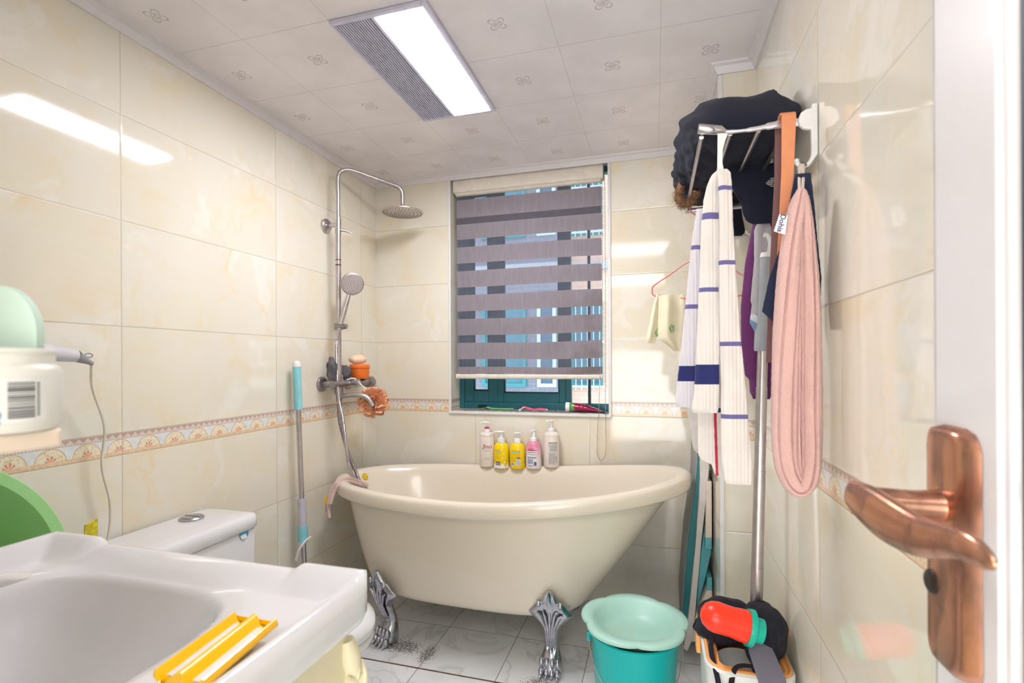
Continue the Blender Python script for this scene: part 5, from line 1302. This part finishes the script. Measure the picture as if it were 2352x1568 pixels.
# ---------------------------------------------------------------- turquoise bucket with flower-rimmed bowl on top
bc = Vector((-.068, 1.615, 0)); bk = thing('bucket', tuple(bc), 'turquoise plastic bucket with wire handle in front of the bathtub', 'bucket')
M_bk = mat('turquoise_plastic', (0, 186, 184), .35, var=.02)
obj('bucket_body', MB().lathe(bc, [(0, 0), (.112, 0), (.114, .004), (.134, .285), (.141, .287), (.142, .297), (.138, .300), (.131, .297), (.110, .008), (0, .006)], 56), M_bk, bk, ang=50)
hl = []
rv = Vector((math.cos(YAW), math.sin(YAW), 0)); fv = Vector((-rv.y, rv.x, 0))
for k in range(25):
    a = PI*k/24; hl.append(bc+rv*(-.146*math.cos(a))-fv*(.150*math.sin(a)*.55+.012)+Vector((0, 0, .285-.175*math.sin(a)**.9)))
obj('wire_handle', MB().tube(hl, .0017, 8), M_steel, bk)
for s_ in (-1, 1): obj('handle_ear', MB().box(tuple(bc+rv*(.142*s_)+Vector((-.006, -.010, .262))), tuple(bc+rv*(.142*s_)+Vector((.006, .010, .290)))), M_bk, bk, bevel=.002)
def lobed(r, z, lob=1.0):
    out = []
    for k in range(120):
        a = 2*PI*k/120; f = 1+lob*(.115*abs(math.sin(2.5*a+.55))**.45-.115); out.append(bc+Vector((r*f*math.cos(a), r*f*math.sin(a), z)))
    return out
n = NT('mint_bowl'); co = n.coord(); x, y, z = n.sep(co)
c_ = n.mix(n.rng(n.noise(co, 6, 3), .4, .6), srgb(170, 214, 200), srgb(178, 220, 206))
rr = n.m_('SQRT', n.m_('ADD', n.m_('POWER', n.m_('ADD', x, .035), 2), n.m_('POWER', n.m_('ADD', y, .0), 2)))
st_ = n.m_('MULTIPLY', n.rng(rr, .02, .06, 1, 0), n.rng(n.noise(co, 38, 4, .6, 2), .5, .62)); st_ = n.m_('MULTIPLY', st_, n.rng(z, .03, .06, 1, 0))
n.set(n.mix(n.m_('MULTIPLY', st_, .6), c_, srgb(206, 206, 150)), .35)
bz_ = .318
obj('flower_rim_bowl', MB().rings([lobed(.02, bz_-.062, 0), lobed(.085, bz_-.062, 0), lobed(.100, bz_-.05, 0), lobed(.128, bz_+.002, 0), lobed(.150, bz_+.004, .8), lobed(.166, bz_+.002, 1), lobed(.168, bz_+.008, 1), lobed(.164, bz_+.014, 1), lobed(.148, bz_+.0145, .8), lobed(.131, bz_+.014, 0), lobed(.124, bz_+.008, 0), lobed(.100, bz_-.026, 0), lobed(.080, bz_-.038, 0), lobed(.02, bz_-.040, 0)]), n.m, None, 'pale mint bowl with scalloped rim resting on the turquoise bucket', 'bowl', ang=70)

# ---------------------------------------------------------------- folded baby bath standing between the tub and the casing
M_fb1 = mat('folding_grey_edge', (150, 152, 152), .5); M_fb2 = mat('folding_teal', (40, 116, 122), .5); M_fb3 = mat('folding_white', (214, 206, 200), .45); M_fb4 = mat('folding_beige', (222, 206, 190), .45); M_fb5 = mat('folding_light_teal', (100, 180, 190), .45)
bth = thing('folding_baby_bath', tuple(P(1580, 1494, y=2.03)), 'folded teal and white baby bath standing on end between bathtub and casing', 'baby bath')
bth.location.z = 0
def slab(name, pts, y0, y1, m, parent=bth, **k):
    w_ = [P(u, v, y=y0) for u, v in pts]
    for q_ in w_: q_.x = min(q_.x, BX-.006); q_.z = max(q_.z, 0)
    return obj(name, MB().prism([(q_.x, q_.z) for q_ in w_], y0, y1, 'y'), m, parent, smooth=False, bevel=.003, **k)
slab('outer_shell', [(1600, 1000), (1605, 1040), (1606, 1100), (1602, 1250), (1590, 1400), (1579, 1494), (1569, 1494), (1566, 1400), (1577, 1250), (1597, 1100), (1598, 1040)], 2.035, 2.30, M_fb1)
slab('folded_wall', [(1604, 1040), (1612, 1060), (1610, 1100), (1600, 1250), (1588, 1400), (1580, 1480), (1569, 1480), (1568, 1400), (1579, 1250), (1599, 1100)], 2.025, 2.28, M_fb2)
slab('frame', [(1608, 1040), (1630, 1050), (1627, 1100), (1611, 1250), (1598, 1400), (1590, 1470), (1579, 1496), (1570, 1490), (1583, 1400), (1598, 1250), (1608, 1100)], 2.0, 2.27, M_fb3)
slab('inner_wall', [(1619, 1200), (1640, 1200), (1634, 1270), (1620, 1330), (1600, 1400), (1606, 1300)], 2.02, 2.25, M_fb5)
slab('base_edge', [(1588, 1438), (1612, 1440), (1612, 1474), (1586, 1474)], 2.01, 2.26, M_fb4)
for pts, tp in (([(1623, 1108), (1636, 1106), (1640, 1112), (1640, 1134), (1646, 1138), (1645, 1200), (1640, 1236), (1620, 1236), (1622, 1150)], [(1620, 1236), (1638, 1236), (1635, 1262), (1620, 1260)]), ([(1624, 1355), (1640, 1356), (1636, 1385), (1612, 1432), (1592, 1438), (1604, 1400)], [(1626, 1326), (1641, 1328), (1639, 1356), (1623, 1355)])):
    lg = slab('folding_leg', pts, 1.985, 2.20, M_fb4); slab('foot_tip', tp, 1.984, 2.20, M_fb5, parent=bth)
sn = P(1585, 980, y=2.02)
obj('seat_sling', drape([(920, 1575, 1640), (960, 1581, 1640), (1000, 1587, 1640), (1030, 1592, 1640), (1040, 1600, 1636)], 2.03, .012, 2, .2, 41), mat('sling_grey', (206, 202, 196), .8), bth)
M_pvc2 = M_pvc

# ---------------------------------------------------------------- door leaf standing open against the right wall
DXF = .262; DXB = .304
y_free = P(2124, 900, x=DXF).y; y_g0 = P(2326, 900, x=DXF).y; DY0 = -.06
dz0, dz1 = .012, 1.99
M_door = mat('white_door_frame', (222, 219, 220), .3, var=.01, coat=.3)
door = thing('door_1', (DXF, DY0, 0), None, None, kind='structure')
yb0 = P(2305, 900, x=DXF).y; ya = P(2150, 900, x=DXF).y
prof = [(DXF+.008, y_free), (DXB, y_free), (DXB, y_g0), (DXF+.010, y_g0), (DXF+.010, yb0-.004), (DXF+.004, yb0), (DXF+.004, yb0+.006), (DXF, yb0+.008), (DXF, ya), (DXF+.003, ya+.002)]
obj('stile', MB().prism(prof, dz0, dz1, 'z'), M_door, door, smooth=False, bevel=.001)
obj('stile', MB().box((DXF, DY0, dz0), (DXB, DY0+.10, dz1)), M_door, door, bevel=.002)
obj('top_rail', MB().box((DXF+.002, DY0+.10, dz1-.10), (DXB-.002, y_g0, dz1)), M_door, door, bevel=.002)
obj('bottom_rail', MB().box((DXF+.002, DY0+.10, dz0), (DXB-.002, y_g0, .16)), M_door, door, bevel=.002)
obj('gasket', MB().box((DXF+.006, P(2348, 900, x=DXF).y, .16), (DXF+.016, y_g0, dz1-.10)), mat('dark_rubber', (50, 62, 78), .5), door)
n = NT('frosted_panel'); co = n.coord(); n.set(n.mix(n.rng(n.noise(co, 12, 3), .4, .6), srgb(170, 190, 170), srgb(190, 205, 190)), .25); n.b.inputs['Transmission Weight'].default_value = .3
obj('panel', MB().box((DXF+.014, DY0+.10, .16), (DXF+.022, y_g0, dz1-.10)), n.m, door)
# copper handle
n = NT('antique_copper'); co = n.coord()
f1 = n.rng(n.noise(n.vadd(co, (1, 1, .35), 'MULTIPLY'), 38, 3, .5, .2), .46, .70)
c_ = n.mix(f1, srgb(206, 150, 124), srgb(132, 98, 88)); c_ = n.mix(n.rng(n.noise(n.vadd(co, (3, 1, 2)), 30, 3), .56, .72, 0, .5), c_, srgb(110, 112, 100))
n.set(c_, n.mix(f1, (.22,)*3+(1,), (.38,)*3+(1,)), .9); M_cop = n.m
hy = lambda u, v: (P(u, v, x=DXF).y, P(u, v, x=DXF).z)
yl, yr_ = hy(2144, 1200)[0], hy(2258, 1200)[0]; zt, zb_ = hy(2200, 980)[1], hy(2200, 1540)[1]
hp = thing('x', (0, 0, 0), None, None); bpy.data.objects.remove(hp)
N = 24; MN = 60
def plate(i, j):
    t = i; s_ = j*2-1; z = zb_+(zt-zb_)*t; cy = (yl+yr_)/2; hwid = abs(yl-yr_)/2
    e = min(t, 1-t)*(zt-zb_); rr_ = .020
    wd = hwid*(1 if e > rr_ else (1-.55*(1-math.sqrt(max(0, 1-(1-e/rr_)**2)))))
    h = .012*(1-abs(s_)**5)*min(1, (e/.004)**.5 if e > 0 else 0)
    return Vector((DXF-.0005-h, cy+wd*s_, z))
hnd = obj('handle_plate', MB().grid(MN, N, plate), M_cop, door, label='antique copper handle plate', ang=180)
sy, sz = hy(2195, 1163)
xs = DXF-.012
ne = Vector((xs-.062, P(2010, 1160, y=sy).y, sz)); 
obj('neck', MB().tube([(xs+.002, sy, sz), (xs-.004, sy, sz), (xs-.02, sy, sz), (ne.x-.008, sy, sz)], [.0150, .0140, .0125, .0140], 28), M_cop, hnd)
tip = P(2291, 1300, x=ne.x+.012)
lv = [Vector((ne.x-.006, sy+.006, sz+.004)), Vector((ne.x-.002, sy-.022, sz+.001)), Vector((ne.x+.002, sy-.055, sz-.002)), Vector((ne.x+.006, sy-.095, sz-.001)), Vector((ne.x+.009, tip.y+.030, tip.z+.002)), tip]
q = bez(lv, 8); m = len(q)
def lever_r(t, big): return big*(.50+.50*math.sin(PI*min(1, t*1.15+.12)))*math.sqrt(max(.004, 1-max(0, t-.80)**2/.04)) if t > .80 else big*(.50+.50*math.sin(PI*min(1, t*1.15+.12)))
obj('lever', MB().tube(q, [lever_r(k/(m-1), .0105) for k in range(m)], 28, flat=[lever_r(k/(m-1), .0205) for k in range(m)], up=(0, 0, 1)), M_cop, hnd, ang=180)
ky, kz = hy(2176, 1338)
obj('thumb_turn', MB().lathe((DXF-.0005, ky, kz), [(.0, -.004), (.0115, -.004), (.0115, -.0125), (.0095, -.0145), (.005, -.0150), (0, -.0150)], 28, 'x'), mat('dark_bronze', (72, 64, 62), .35, .9), hnd)
